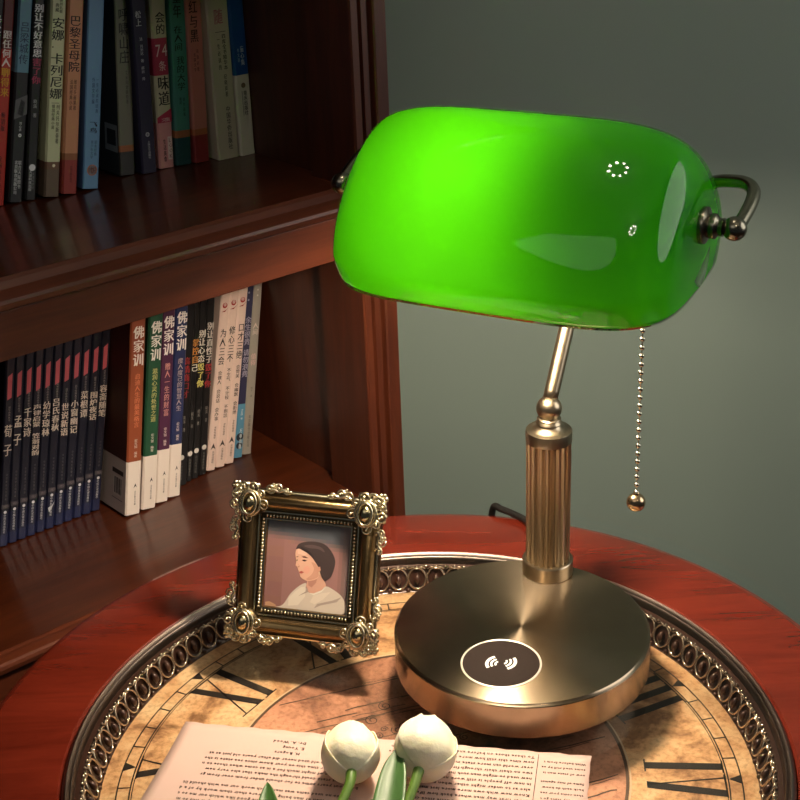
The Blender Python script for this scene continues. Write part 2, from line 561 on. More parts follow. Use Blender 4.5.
def book(label, x0, x1, y, z, lean, h, bands, texts=(), depth=BOOKS_D, group=None, marks=(), flare=0.0, tagm=None):  # x0, x1, y and lean in the calls come from image pixels
    """bands: [(z_top, colour)] bottom to top; texts: (string, z_top, z_bottom, width, colour, x offset 0..1, bold)"""
    wd = x1 - x0
    depth = min(depth, .6985 - y)
    lr = R(lean)
    rot = (CASE @ Matrix.Rotation(lr, 4, 'Y')).to_euler()
    # the lower right edge is the pivot that stays on the shelf
    p = C(x1, y, z + 0.0003)
    root = thing('book', label, 'book', p, rot, group)
    th = 0.0012
    m = MB()
    mats, names = [], []
    z0 = 0.0
    r = min(0.0016, wd * 0.16)
    fl = flare
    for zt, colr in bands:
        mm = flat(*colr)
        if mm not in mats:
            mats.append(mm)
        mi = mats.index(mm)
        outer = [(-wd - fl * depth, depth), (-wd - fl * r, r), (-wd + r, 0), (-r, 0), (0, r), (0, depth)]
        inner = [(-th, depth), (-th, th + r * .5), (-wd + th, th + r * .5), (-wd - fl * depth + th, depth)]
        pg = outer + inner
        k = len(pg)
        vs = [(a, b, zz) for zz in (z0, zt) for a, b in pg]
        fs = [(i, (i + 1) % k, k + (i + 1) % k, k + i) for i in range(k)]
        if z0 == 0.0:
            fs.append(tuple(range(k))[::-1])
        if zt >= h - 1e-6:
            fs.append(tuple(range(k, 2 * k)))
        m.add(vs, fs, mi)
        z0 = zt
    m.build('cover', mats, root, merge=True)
    MB().box(-wd + th + 0.0002, -th - 0.0002, th + r * .5 + 0.0003, depth - 0.003, 0.0025, h - 0.0025).build('pages', M_PAGES, root)
    m = MB()
    mats = []
    m_title, m_small, m_mark = MB(), MB(), MB()

    def mi_of(cc):
        mm = flat(*cc, rough=0.6) if not isinstance(cc, bpy.types.Material) else cc
        if mm not in mats:
            mats.append(mm)
        return mats.index(mm)

    for ti, t in enumerate(texts):
        m = m_small if t[3] < .004 else m_title
        s, zt, zb, gw, cc, xo, bold = t
        if gw < .005:
            gw, bold = gw * 1.2, .02
        else:
            gw, bold = gw * 1.08, bold * 1.5 + .012
        n = len(s)
        pit = (zt - zb) / n
        for i, ch in enumerate(s):
            if ch == ' ':
                continue
            gv, gf = glyph(ch)
            gx = -wd + wd * xo
            gz = zt - pit * (i + 0.5)
            sy = min(pit * 0.98, gw * 1.6)
            # heavier strokes: the glyph laid twice, a hair's breadth apart
            for dx, dy in (((-bold, 0), (bold, .006)) if bold else ((0, 0),)):
                m.add([(gx + (vx + dx - 0.5) * gw, -0.00012 - (0.00002 if dx > 0 else 0), gz + (vy + dy - 0.38) * sy) for vx, vy, _ in gv], gf, mi_of(cc))
    for kind, a in marks:
        m = m_title if kind == 'htext' else m_mark
        if kind == 'rect':      # x0,x1 (fractions), z0,z1, colour
            xa, xb, za, zb, cc = a
            m.add([(-wd + wd * xa, -0.00006, za), (-wd + wd * xb, -0.00006, za), (-wd + wd * xb, -0.00006, zb), (-wd + wd * xa, -0.00006, zb)], [(0, 1, 2, 3)], mi_of(cc))
        if kind == 'poly':
            pts, cc = a
            m.add([(-wd + wd * px, -0.00007, pz) for px, pz in pts], [tuple(range(len(pts)))], mi_of(cc))
        if kind == 'disc':
            xc, zc, rad, cc = a
            m.add([(-wd + wd * xc + rad * math.cos(q * PI / 8), -0.00009, zc + rad * math.sin(q * PI / 8)) for q in range(16)], [tuple(range(16))], mi_of(cc))
        if kind == 'side':      # on the left cover: y0,y1,z0,z1,colour
            ya, yb, za, zb, cc, off = a
            f = lambda yy: -wd - fl * yy - 0.00006 * off
            m.add([(f(ya), ya, za), (f(ya), ya, zb), (f(yb), yb, zb), (f(yb), yb, za)], [(0, 1, 2, 3)], mi_of(cc))
        if kind == 'htext':     # string, x centre, z centre, size, sx, colour
            s, xc, zc, sz, sx, cc, bold = a
            for i, ch in enumerate(s):
                gv, gf = glyph(ch)
                gx = -wd + wd * xc + (i - (len(s) - 1) / 2) * sz * sx * 0.62
                m.add([(gx + (vx - 0.28) * sz * sx, -0.00012, zc + (vy - 0.36) * sz) for vx, vy, _ in gv], gf, mi_of(cc))
    for q, nm in ((m_title, 'title_lettering'), (m_small, 'small_print'), (m_mark, 'printed_emblem')):
        if q.f:
            q.build(nm, mats, root, recalc=False)
    return root


K = 0.000874     # metres of spine per pixel, upper row
W_, B_ = (235, 230, 225), (22, 20, 20)
GU = 'novels on the upper shelf'
yU = 0.5575


def up_(yb, y):
    return (yb - y) * K


UY = ZU  # upper-row x, depth and K scaled about the camera onto the raised shelf
# black book at far left
book('black book with white title at the far left end of the upper shelf', -0.1633, -0.1513, 0.5306, UY, 13.1, 0.215,
     [(0.215, (26, 24, 26))], [('没有你的城市', up_(209, 12), up_(209, 100), 0.0075, (225, 222, 216), .52, .012)], group=GU)
book('red book with white and gold title, second from the left on the upper shelf', -0.1507, -0.1396, 0.5320, UY, 12.9, 0.22,
     [(.140, (176, 52, 40)), (0.22, (98, 34, 30))],
     [('跟任何人', up_(207, 28), up_(207, 65), .0078, (226, 214, 206), .5, .012), ('聊得来', up_(207, 65), up_(207, 95), .0078, (206, 150, 40), .5, .012),
      ('畅销版', up_(207, 110), up_(207, 130), .0032, (60, 20, 18), .5, 0), ('全国百佳出版社', up_(207, 155), up_(207, 200), .003, (70, 20, 16), .45, 0)], group=GU)
book('thin book with blue upper spine and black photographic lower spine', -0.1361, -0.1228, 0.5291, UY, 12.6, 0.215,
     [(up_(204, 70), (34, 34, 36)), (0.215, (96, 138, 158))],
     [('吕梁城传', up_(204, 19), up_(204, 62), .0085, (44, 66, 92), .52, 0), ('刘心武', up_(204, 120), up_(204, 130), .002, (200, 200, 200), .55, 0),
      ('北京联合出版公司', up_(204, 160), up_(204, 196), .0028, (205, 205, 205), .40, 0), ('联合天际图书', up_(204, 160), up_(204, 190), .0028, (190, 190, 190), .66, 0)],
     marks=[('poly', ([(.05, up_(204, 118)), (.1, up_(204, 98)), (.95, up_(204, 92)), (.98, up_(204, 112))], (92, 92, 92))),
            ('poly', ([(.3, up_(204, 112)), (.5, up_(204, 97)), (.8, up_(204, 100)), (.7, up_(204, 115))], (58, 58, 60))),
            ('disc', (.55, up_(204, 134), .0016, (225, 225, 225))), ('disc', (.55, up_(204, 134), .0007, (34, 34, 36)))], group=GU)
book('black book with white and crimson title beside the pale yellow novel', -0.1206, -0.1100, 0.5272, UY, 12.0, 0.213,
     [(0.213, (24, 24, 25))],
     [('别让不好意思', up_(201, 0), up_(201, 54), .0085, (222, 222, 220), .5, .014), ('害了你', up_(201, 54), up_(201, 81), .0085, (166, 52, 84), .5, .012),
      ('晓溪 著', up_(201, 96), up_(201, 115), .003, (160, 160, 160), .5, 0), ('天津科技出版', up_(201, 170), up_(201, 192), .0026, (190, 190, 190), .36, 0), ('天津科学社', up_(201, 172), up_(201, 190), .0024, (120, 120, 120), .62, 0)],
     marks=[('disc', (.5, up_(201, 167), .0032, (225, 225, 225))), ('poly', ([(.3, up_(201, 168)), (.5, up_(201, 165)), (.7, up_(201, 168.5)), (.5, up_(201, 169))], (24, 24, 25)))], group=GU)
book('pale yellow-green novel with large black title and brown foot', -0.1052, -0.0900, 0.5199, UY, 11.3, 0.212,
     [(up_(199, 170), (104, 86, 70)), (up_(199, 162), (112, 82, 62)), (0.212, (204, 206, 164))],
     [('安娜·卡列尼娜', up_(199, 14), up_(199, 97), .0118, (22, 22, 20), .5, .004), ('列夫托尔斯泰著', up_(199, 102), up_(199, 143), .0028, (80, 78, 60), .68, 0),
      ('俄国经典小说', up_(199, 102), up_(199, 128), .0026, (80, 78, 60), .38, 0), ('世界名著', up_(199, -4), up_(199, 10), .003, (70, 70, 50), .62, 0), ('典藏', up_(199, 0), up_(199, 9), .003, (70, 70, 50), .38, 0)],
     marks=[('disc', (.55, up_(199, 166), .0015, (235, 225, 190))), ('rect', (.25, .75, up_(199, 101), up_(199, 100.5), (90, 90, 70)))], group=GU)
book('orange novel with large black title and red foot', -0.0887, -0.0736, 0.5165, UY, 10.9, 0.212,
     [(up_(196, 160), (150, 58, 50)), (up_(196, 153), (150, 96, 60)), (0.212, (206, 142, 104))],
     [('巴黎圣母院', up_(196, 11), up_(196, 69), .0108, (40, 24, 24), .48, .003), ('维克多雨果著', up_(196, 76), up_(196, 108), .0026, (96, 60, 44), .62, 0),
      ('法国经典小说', up_(196, 76), up_(196, 108), .0026, (96, 60, 44), .36, 0), ('中国文联出版社', up_(196, 166), up_(196, 184), .0024, (110, 34, 30), .55, 0)], group=GU)
book('sky blue book with orange round seal near its foot', -0.0677, -0.0507, 0.5165, UY, 10.3, 0.212,
     [(0.212, (108, 150, 186))],
     [('一生必读的经典', up_(190, 72), up_(190, 110), .0022, (60, 88, 120), .72, 0), ('外国文学编', up_(190, 72), up_(190, 100), .0024, (60, 88, 120), .48, 0),
      ('飞鸟', up_(190, 118), up_(190, 131), .0075, (24, 30, 48), .56, .02), ('青少年文学', up_(190, 138), up_(190, 158), .0024, (70, 92, 120), .5, 0), ('读本经典', up_(190, 138), up_(190, 155), .0024, (70, 92, 120), .72, 0)],
     marks=[('disc', (.56, up_(190, 170), .0052, (190, 120, 84))), ('disc', (.56, up_(190, 170), .0044, (150, 166, 176))), ('htext', ('悦', .56, up_(190, 170), .007, 1, (120, 60, 44), .02)),
            ('side', (.0, .134, 0.0, .212, (66, 104, 150), 1))], group=GU)
book('grey-olive novel with orange stripe and black cover photo, right of the sky blue book', -0.0180, -0.0006, 0.5340, UY, 5.7, 0.21,
     [(up_(176, 150), (52, 50, 46)), (up_(176, 143), (164, 102, 66)), (0.21, (128, 126, 110))],
     [('呼啸山庄', up_(176, -4), up_(176, 55), .0098, (44, 46, 46), .52, .002), ('艾米莉勃朗特著', up_(176, 62), up_(176, 98), .0022, (84, 84, 74), .62, 0)],
     marks=[('side', (.0, .134, 0.0, .21, (50, 50, 46), 1)), ('side', (.002, .026, .022, .048, (150, 150, 146), 2)), ('side', (.005, .022, .028, .043, (40, 40, 42), 3))], group=GU)
book('dark navy purple book with tiny white title', 0.0025, 0.0188, 0.5253, UY, 2.9, 0.212,
     [(0.212, (40, 36, 62))],
     [('松上', up_(174, -2), up_(174, 15), .0058, (190, 190, 200), .42, .005), ('法 司汤达 著 郝运 译', up_(174, 26), up_(174, 72), .0028, (180, 180, 190), .5, 0),
      ('上海文艺出版社', up_(174, 138), up_(174, 158), .0024, (190, 190, 196), .55, 0)],
     marks=[('disc', (.5, up_(174, 131), .0022, (190, 190, 200))), ('disc', (.5, up_(174, 131), .0012, (60, 56, 84)))], group=GU)
book('cream and pink book with number 74 on a crimson panel', 0.0234, 0.0401, 0.5282, UY, 3.4, 0.212,
     [(up_(169, 118), (226, 158, 156)), (up_(169, 66), (208, 202, 172)), (up_(169, 26), (176, 56, 82)), (0.212, (200, 194, 164))],
     [('会的', up_(169, -2), up_(169, 23), .0098, (36, 32, 32), .56, .002), ('条', up_(169, 50), up_(169, 62), .0075, (226, 196, 196), .56, 0),
      ('味道', up_(169, 66), up_(169, 100), .0118, (30, 26, 26), .55, .006), ('生活美食', up_(169, 136), up_(169, 162), .0028, (60, 26, 30), .42, .02)],
     marks=[('htext', ('74', .56, up_(169, 39), .0165, .72, (236, 214, 214), .01)),
            ('poly', ([(.02, up_(169, 118)), (.02, up_(169, 112)), (.98, up_(169, 103)), (.98, up_(169, 118))], (186, 52, 80))),
            ('htext', ('文集', .5, up_(169, 115), .0042, 1.5, (226, 190, 190), 0)),
            ('rect', (.62, .92, up_(169, 160), up_(169, 134), (238, 214, 206)))] + [('htext', (c, .78, up_(169, 138 + 6 * i), .0058, .9, (150, 40, 66), .01)) for i, c in enumerate('LOOK')], group=GU)
book('teal novel with black title, orange stripe and dark teal foot', 0.0412, 0.0585, 0.5248, UY, 4.0, 0.211,
     [(up_(166, 135), (28, 72, 74)), (up_(166, 127), (166, 104, 66)), (0.211, (74, 140, 128))],
     [('童年', up_(166, -26), up_(166, 5), .0085, (22, 34, 36), .42, .002), ('在人间', up_(166, 12), up_(166, 40), .0085, (22, 34, 36), .42, .002), ('我的大学', up_(166, 45), up_(166, 83), .0085, (22, 34, 36), .5, .002),
      ('高尔基著', up_(166, 90), up_(166, 112), .0022, (34, 70, 66), .62, 0), ('俄国', up_(166, 90), up_(166, 98), .0022, (34, 70, 66), .4, 0)], group=GU)
book('salmon pink novel with orange stripe and dark red foot', 0.0599, 0.0769, 0.5209, UY, 2.7, 0.21,
     [(up_(163, 132), (140, 52, 54)), (up_(163, 125), (184, 106, 72)), (0.21, (202, 128, 118))],
     [('红与黑', up_(163, -16), up_(163, 30), .0088, (48, 26, 28), .42, .004), ('司汤达著', up_(163, 36), up_(163, 62), .0022, (110, 60, 56), .55, 0), ('法国文学', up_(163, 40), up_(163, 62), .002, (110, 60, 56), .36, 0)], group=GU)
book('thick cream white book with two columns of small black writing', 0.0824, 0.1068, 0.5126, UY, 0.6, 0.212,
     [(0.212, (200, 192, 172))],
     [('随', up_(158, -14), up_(158, 12), .009, (176, 110, 122), .5, .03), ('四库全书精华本', up_(158, 18), up_(158, 58), .0036, (40, 38, 36), .68, 0), ('一生必读的', up_(158, 20), up_(158, 58), .0028, (60, 58, 54), .42, 0),
      ('纪晓岚著', up_(158, 62), up_(158, 88), .0028, (60, 58, 54), .62, 0), ('中国华侨出版社', up_(158, 98), up_(158, 148), .0042, (70, 66, 62), .62, 0)],
     marks=[('rect', (.3, .8, up_(158, 16), up_(158, 15.4), (60, 58, 54)))], group=GU)
book('slim white book with bright blue upper spine at the right end of the upper shelf', 0.1079, 0.1248, 0.5102, UY, 0.05, 0.205,
     [(up_(154, 62), (216, 210, 196)), (0.205, (20, 74, 140))],
     [('童心集', up_(154, 30), up_(154, 52), .0036, (200, 210, 225), .62, 0), ('作文选', up_(154, 32), up_(154, 48), .0022, (150, 180, 210), .36, 0), ('重庆出版社', up_(154, 80), up_(154, 108), .0038, (60, 56, 54), .6, 0)],
     marks=[('disc', (.52, up_(154, 74), .0026, (120, 100, 80))), ('rect', (.38, .42, up_(154, 108), up_(154, 80), (120, 116, 110)))], group=GU)

# ---- lower shelf
K2 = 0.00102
LY = ZL
GL = 'navy classics set on the lower shelf'
navy = ['荀子', '孟子', '千家诗', '声律启蒙 笠翁对韵', '幼学琼林', '吕氏春秋', '世说新语', '小窗幽记', '菜根谭', '围炉夜话', '容斋随笔']
place = ['at the far left end of the row', 'second from the left end of the row', 'third from the left end of the row', 'with the longest title column of the set',
         'just right of the one with the longest title', 'sixth from the left, with a torn white scuff', 'fifth from the brown and white book', 'fourth from the brown and white book',
         'third from the brown and white book', 'second from the brown and white book', 'next to the brown and white book']
# title tops / bottoms above the foot of each spine (pixels in the spine's own scale)
tt = [(124, 90), (130, 98), (132, 106), (132, 84), (132, 100), (132, 102), (124, 94), (124, 93), (130, 106), (126, 100), (130, 100)]
nav_x = [-0.2088, -0.1989, -0.1890, -0.1791, -0.1691, -0.1590, -0.1488, -0.1385, -0.1281, -0.1177, -0.1071, -0.0968]
for i, s in enumerate(navy):
    top, bot = tt[i]
    tx = [(s, (top + 3) * K2, (bot - 1) * K2, .0078, (206, 190, 176), .52, .010), ('国学经典丛书', (top + 18) * K2, (top + 3) * K2, .0019, (120, 116, 116), .55, 0),
          ('中华传统文化精品', 75 * K2, 47 * K2, .0015, (92, 88, 92), .55, 0), ('中国友谊出版社', 33 * K2, 13 * K2, .0021, (186, 186, 190), .52, 0)]
    mk = [('poly', ([(.28, 148 * K2), (.26, 171 * K2), (.72, 174.5 * K2), (.72, 150.5 * K2)], (190, 86, 96))),
          ('rect', (.12, .95, 38.5 * K2, 43 * K2, (66, 60, 66))), ('htext', ('青少', .53, 40.7 * K2, .0032, 1.3, (110, 100, 104), 0)), ('disc', (.55, 35 * K2, .0016, (214, 214, 218)))]
    if i == 5:
        mk += [('poly', ([(.35, 17 * K2), (.2, 22 * K2), (.6, 24 * K2), (.95, 29 * K2), (.6, 21 * K2)], (196, 196, 200)))]
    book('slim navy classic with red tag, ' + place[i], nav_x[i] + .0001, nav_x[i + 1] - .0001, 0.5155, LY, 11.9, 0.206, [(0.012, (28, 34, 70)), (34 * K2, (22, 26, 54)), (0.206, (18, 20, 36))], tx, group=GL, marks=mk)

GB = 'family precept books with white feet'
for (lab, x0, x1, y, colr, txt, tcol, le, fl) in [
    ('thick orange-brown book with white foot and barcode on its side', -0.0870, -0.0702, 0.4808, (142, 72, 44), '启迪人生的最美格言', (206, 120, 84), 9.4, 0.05),
    ('dark green book with white foot beside the orange-brown one', -0.0684, -0.0522, 0.4803, (30, 74, 50), '滋润心灵的处世之道', (186, 176, 110), 9.8, 0),
    ('dark purple book with white foot between green and navy ones', -0.0505, -0.0356, 0.4832, (74, 36, 64), '赠人一生的财富', (196, 140, 130), 9.5, 0),
    ('navy blue book with white foot beside the thin black books', -0.0349, -0.0200, 0.4846, (34, 44, 84), '度人度己的智慧人生', (168, 150, 150), 9.6, 0)]:
    tx = [('佛家训', .200, .158, .0112, (232, 224, 216), .55, .012), (txt, .151, .094, .0058, tcol, .55, .004), ('宏文馆 编著', .082, .062, .003, (206, 190, 180), .55, 0), ('北京联合出版', .026, .010, .0016, (90, 80, 76), .6, 0)]
    mk = [('poly', ([(.48, .029), (.60, .034), (.72, .029), (.62, .031)], (60, 50, 46)))]
    bands = [(0.058, (228, 214, 204)), (0.2025, colr), (0.222, colr)]
    if fl:
        mk += [('side', (0.0012, .134, .0582, .222, (84, 44, 30), 1)), ('side', (.006, .026, .0405, .0455, (70, 56, 50), 2)), ('side', (.007, .024, .0165, .0385, (236, 226, 216), 2))]
        mk += [('side', (.009 + .0022 * q, .0100 + .0022 * q + (.0006 if q % 2 else 0), .019, .0365, (74, 62, 58), 3)) for q in range(6)]
        mk += [('side', (.007, .026, .0125, .0135, (150, 136, 128), 2))]
    book(lab, x0, x1, y, LY, le, 0.222, bands, tx, group=GB, marks=mk, flare=fl)

GK = 'thin black self-help books on the lower shelf'
for lab, x0, x1, y, t1, c1, t2, c2, le, zt in [
    ('thin black book with dark red title beside the navy blue book', -0.0182, -0.0022, 0.5000, '高情商', (150, 44, 46), '口才', (130, 40, 44), 9.8, .142),
    ('thin black book with orange and white title, second of the black ones', -0.0012, 0.0055, 0.5032, '掌控自', (190, 130, 62), '己', (220, 216, 206), 9.7, .158),
    ('thin black book with white and yellow title, third of the black ones', 0.0062, 0.0150, 0.5042, '别让心态', (214, 208, 198), '毁了你', (206, 196, 110), 9.6, .165),
    ('thin black book with white and red title beside the pink-white books', 0.0160, 0.0258, 0.5053, '别让直性子', (206, 198, 190), '毁了你', (158, 50, 54), 9.6, .170)]:
    n1 = len(t1)
    book(lab, x0, x1, y, LY, le, 0.206, [(0.206, (20, 19, 20))],
         [(t1, zt, zt - n1 * .0090, .0078, c1, .55, .014), (t2, zt - n1 * .0090, zt - (n1 + len(t2)) * .0090, .0078, c2, .55, .014), ('晓溪 著', .078, .060, .0026, (120, 116, 112), .55, 0), ('天津科技出版', .026, .006, .0022, (100, 98, 96), .5, 0)],
         group=GK, marks=[('disc', (.5, .0315, .0029, (206, 200, 196))), ('poly', ([(.3, .030), (.5, .0335), (.72, .030), (.5, .0295)], (20, 19, 20)))])

GW = 'pinkish white books in a row of three'
for lab, x0, x1, y, t, sub, le in [
    ('pinkish white book beside the black books, left of its row of three', 0.0271, 0.0379, 0.5068, '为人三会', '会做人 会说话 会办事', 11.8),
    ('pinkish white book in the middle of its row of three', 0.0383, 0.0500, 0.5066, '修心三不', '不生气 不计较 不抱怨', 11.5),
    ('pinkish white book beside the blue one, right of its row of three', 0.0504, 0.0618, 0.5066, '口才三绝', '会赞美 会幽默 会拒绝', 11.3)]:
    book(lab, x0, x1, y, LY, le, 0.206, [(0.206, (226, 200, 190))],
         [(t, .158, .118, .0072, (40, 30, 30), .55, .004), (sub, .112, .056, .0042, (70, 50, 48), .55, .006), ('李牧怡编著', .050, .036, .0022, (110, 84, 80), .55, 0), ('天津出版社', .022, .008, .0024, (90, 70, 66), .55, 0)],
         group=GW, marks=[('poly', ([(.2, .0235), (.5, .031), (.8, .0235), (.5, .026)], (60, 44, 42))), ('disc', (.45, .183, .0030, (170, 50, 50))), ('disc', (.45, .1838, .0020, (226, 200, 190))),
                          ('poly', ([(.5, .176), (.9, .181), (.6, .178), (.1, .176)], (150, 44, 44)))])
book('navy and light blue book with pale title near the right end of the lower shelf', 0.0650, 0.0762, 0.5115, LY, 10.4, 0.206,
     [(0.062, (86, 140, 172)), (0.206, (48, 48, 76))],
     [('余生很贵', .160, .128, .0072, (170, 164, 184), .55, .004), ('请勿浪费', .124, .092, .0072, (170, 164, 184), .55, .004), ('李思圆 著', .056, .044, .0024, (200, 210, 216), .55, 0), ('万卷出版', .034, .010, .003, (214, 220, 226), .6, 0)],
     group='last books of the lower shelf', marks=[('disc', (.5, .024, .0046, (20, 30, 44))), ('disc', (.5, .014, .0040, (20, 30, 44))), ('disc', (.4, .186, .0012, (150, 150, 170))), ('disc', (.4, .178, .0012, (150, 150, 170)))])
book('pale grey book at the right end of the lower shelf', 0.0767, 0.0884, 0.5117, LY, 9.9, 0.207,
     [(0.207, (150, 144, 136))],
     [('人间', .150, .136, .0066, (206, 186, 180), .5, .004), ('值得', .116, .102, .0066, (206, 170, 166), .5, .004), ('恒子 著', .078, .066, .0022, (110, 104, 98), .5, 0), ('北京联合出版公司', .046, .008, .0026, (90, 84, 80), .5, 0)],
     group='last books of the lower shelf', marks=[('disc', (.5, .186, .0010, (200, 196, 190))), ('disc', (.5, .180, .0010, (200, 196, 190)))])

# ------------------------------------------------------------------ table
TC = Vector((-0.0791, -0.0935, 0))
TB = thing('side_table', 'round red mahogany side table under the clock tray', 'table', (TC.x, TC.y, 0))
zt = GZ - 0.003
pr = [(0, zt - .050), (0.2600, zt - .050), (0.2630, zt - .047), (0.2630, zt - .0025), (0.2655, zt), (0.3300, zt), (0.3355, zt - .0012), (0.3385, zt - .005), (0.3390, zt - .009),
      (0.3375, zt - .014), (0.3340, zt - .017), (0.3320, zt - .021), (0.3340, zt - .026), (0.3330, zt - .032), (0.3200, zt - .036), (0.3100, zt - .075), (0.3060, zt - .078), (0, zt - .078)]
MB().lathe(pr, 128).build('table_top', M_TABLE, TB, smooth=True, angle=40)
pr = [(0, .10), (.045, .10), (.060, .13), (.050, .18), (.034, .22), (.030, .30), (.040, .40), (.046, .46), (.034, .52), (.036, .57), (.075, .62), (.080, zt - .0785), (0, zt - .0785)]
MB().lathe(pr, 48).build('pedestal', M_TABLE, TB, smooth=True, angle=50)
for k in range(3):
    a = k * 2 * PI / 3 + .6
    pts = bez([(.035, 0, .16), (.10, 0, .15), (.18, 0, .07), (.25, 0, .022), (.275, 0, .022)], 8)
    MB().tube(pts, [.026 - .008 * i / (len(pts) - 1) for i in range(len(pts))], 12, 0, Matrix.Rotation(a, 4, 'Z')).build('table_foot', M_TABLE, TB, smooth=True)

# ------------------------------------------------------------------ clock tray
TR = thing('clock_tray', 'round clock-face tray with bronze rim and looped border set into the table', 'tray', (TC.x, TC.y, zt - .0495))
ZF = GZ - .030 - (zt - .0495)        # clock face level above the tray's foot
ZR = GZ - (zt - .0495)
# rim: grooved ring
pr = [(0.2542, ZR - .0088), (0.2545, ZR - .0050), (0.2552, ZR - .0028), (0.2560, ZR - .0022), (0.2567, ZR - .0026), (0.2576, ZR - .0008), (0.2592, ZR + .0002), (0.2608, ZR - .0008), (0.2614, ZR - .0022),
      (0.2622, ZR - .0030), (0.2626, ZR - .0055), (0.2620, ZR - .0090)]
MB().lathe(pr, 160, closed=True).build('rim', M_RIM, TR, smooth=True, angle=50)
# cove wall that carries the loops, with floor
pr = [(0.2615, ZR - .0093), (0.2515, ZR - .0089), (0.2503, ZR - .0095), (0.2478, ZR - .016), (0.2447, ZR - .024), (0.2425, ZF + .0012), (0.2400, ZF - .0004), (0, ZF - .0004), (0, 0), (0.2450, 0), (0.2580, 0.006)]
MB().lathe(pr, 160, closed=False).build('tray_body', M_COVE, TR, smooth=True, angle=40)
NL = 92
m = MB()


def cove(a, t, out=0.0):
    """point on the cove at angle a, t = 0 top .. 1 bottom"""
    r = 0.2505 - 0.0080 * t - out
    z = ZR - .0085 + (ZF + .0012 - (ZR - .0085)) * t + out * .35
    return Vector((r * math.cos(a), r * math.sin(a), z))


for i in range(NL):
    a0 = 2 * PI * i / NL
    ha = 2 * PI / NL * 0.46
    ring = [cove(a0 + ha * 1.02 * math.sin(q), .50 - .43 * math.cos(q), .0016) for q in [2 * PI * k / 16 for k in range(16)]]
    m.tube(ring, .00105, 6, 0, closed=True)
    bead = [cove(a0, .30 + .45 * k / 5, .0018 + .0012 * math.sin(PI * k / 5)) for k in range(6)]
    m.tube(bead, [.0008, .0020, .0026, .0026, .0018, .0006], 8, 1)
    # tie between neighbours and pearls of the lace edge
    a1 = a0 + PI / NL
    m.tube([cove(a1, .35 + .12 * k, .0012) for k in range(5)], [.0006, .0010, .0013, .0010, .0008], 6, 1)
    m.ball(cove(a1, .96, .0014), .0021, 8, 6, 1)
    for q in range(4):
        m.ball(cove(a0 + 2 * PI / NL * q / 4, .02 + .035 * (q % 2), .0010), .0013, 6, 4)
    m.tube(bez([cove(a0 - ha, .12, .0015), cove(a0 - ha * .5, .02, .0022), cove(a0, .10, .0024), cove(a0 + ha * .5, .02, .0022), cove(a0 + ha, .12, .0015)], 3), .0008, 5, 0)
m.build('looped_border', [M_LOOP, M_COVE], TR, smooth=True)
# the printed face
n = 128
vs = [(0, 0, ZF)]
ringr = [0.1475, 0.2350]
vs = []
for r in (0.1465, 0.2424):
    vs += [(r * math.cos(2 * PI * i / n), r * math.sin(2 * PI * i / n), ZF) for i in range(n)]
fs = [(i, (i + 1) % n, n + (i + 1) % n, n + i) for i in range(n)]
MB().add(vs, fs).build('clock_face', M_FACE, TR)
vs = [(0.1465 * math.cos(2 * PI * i / n), 0.1465 * math.sin(2 * PI * i / n), ZF) for i in range(n)]
MB().add(vs, [tuple(range(n))]).build('clock_centre', M_DISC, TR)
m = MB()
ZI = ZF + .00025


def arc(r, wd, a0, a1, n_, mi, z=ZI):
    vs = []
    for i in range(n_ + 1):
        a = a0 + (a1 - a0) * i / n_
        dy = -.0035 if r > .2 else 0
        vs += [((r - wd / 2) * math.cos(a), (r - wd / 2) * math.sin(a) + dy, z), ((r + wd / 2) * math.cos(a), (r + wd / 2) * math.sin(a) + dy, z)]
    m.add(vs, [(2 * i, 2 * i + 1, 2 * i + 3, 2 * i + 2) for i in range(n_)], mi)


arc(.2285, .0011, 0, 2 * PI, 160, 0)
arc(.2190, .0011, 0, 2 * PI, 160, 0)
arc(.2172, .0007, 0, 2 * PI, 160, 0)
arc(.1470, .0024, 0, 2 * PI, 160, 1)
arc(.1492, .0012, 0, 2 * PI, 160, 2)
ROM = ['XII', 'I', 'II', 'III', 'IV', 'V', 'VI', 'VII', 'VIII', 'IX', 'X', 'XI']


def pol(a, t, r):
    """point at radius r along angle a, shifted t clockwise"""
    c, s = math.cos(a), math.sin(a)
    return (r * c + t * s, r * s - t * c - .0035, ZI)


for h in range(12):
    a = R(114.8 - 30 * h)
    for k in range(5):
        b = a - R(6 * k)
        if k:
            m.add([pol(b, -.0006, .2190), pol(b, .0006, .2190), pol(b, .0006, .2285), pol(b, -.0006, .2285)], [(0, 1, 2, 3)], 0)
    m.add([pol(a, -.0050, .2285), pol(a, .0050, .2285), pol(a, 0, .2192)], [(0, 1, 2)], 0)
    wds = {'I': .0150, 'V': .0270, 'X': .0290}
    s = ROM[h]
    sc = min(1, .066 / sum(wds[c] for c in s))
    x = -sum(wds[c] for c in s) * sc / 2
    r0, r1 = .1600, .2165

    def bar(xa, ra, xb, rb, wd):
        m.add([pol(a, xa - wd / 2, ra), pol(a, xa + wd / 2, ra), pol(a, xb + wd / 2, rb), pol(a, xb - wd / 2, rb)], [(0, 1, 2, 3)], 0)

    for c in s:
        wc = wds[c] * sc
        xc = x + wc / 2
        th, tn = .0072 * sc, .0014
        if c == 'I':
            bar(xc, r0, xc, r1, th)
        elif c == 'V':
            bar(xc, r0, xc - wc * .32, r1, tn)
            bar(xc, r0, xc + wc * .30, r1, th)
        else:
            bar(xc + wc * .30, r0, xc - wc * .30, r1, th)
            bar(xc - wc * .30, r0, xc + wc * .30, r1, tn)
        for rr in (r0, r1):
            if c == 'V' and rr == r0:
                continue
            bar(xc, rr - .0006, xc, rr + .0006, wc * .92)
        x += wc
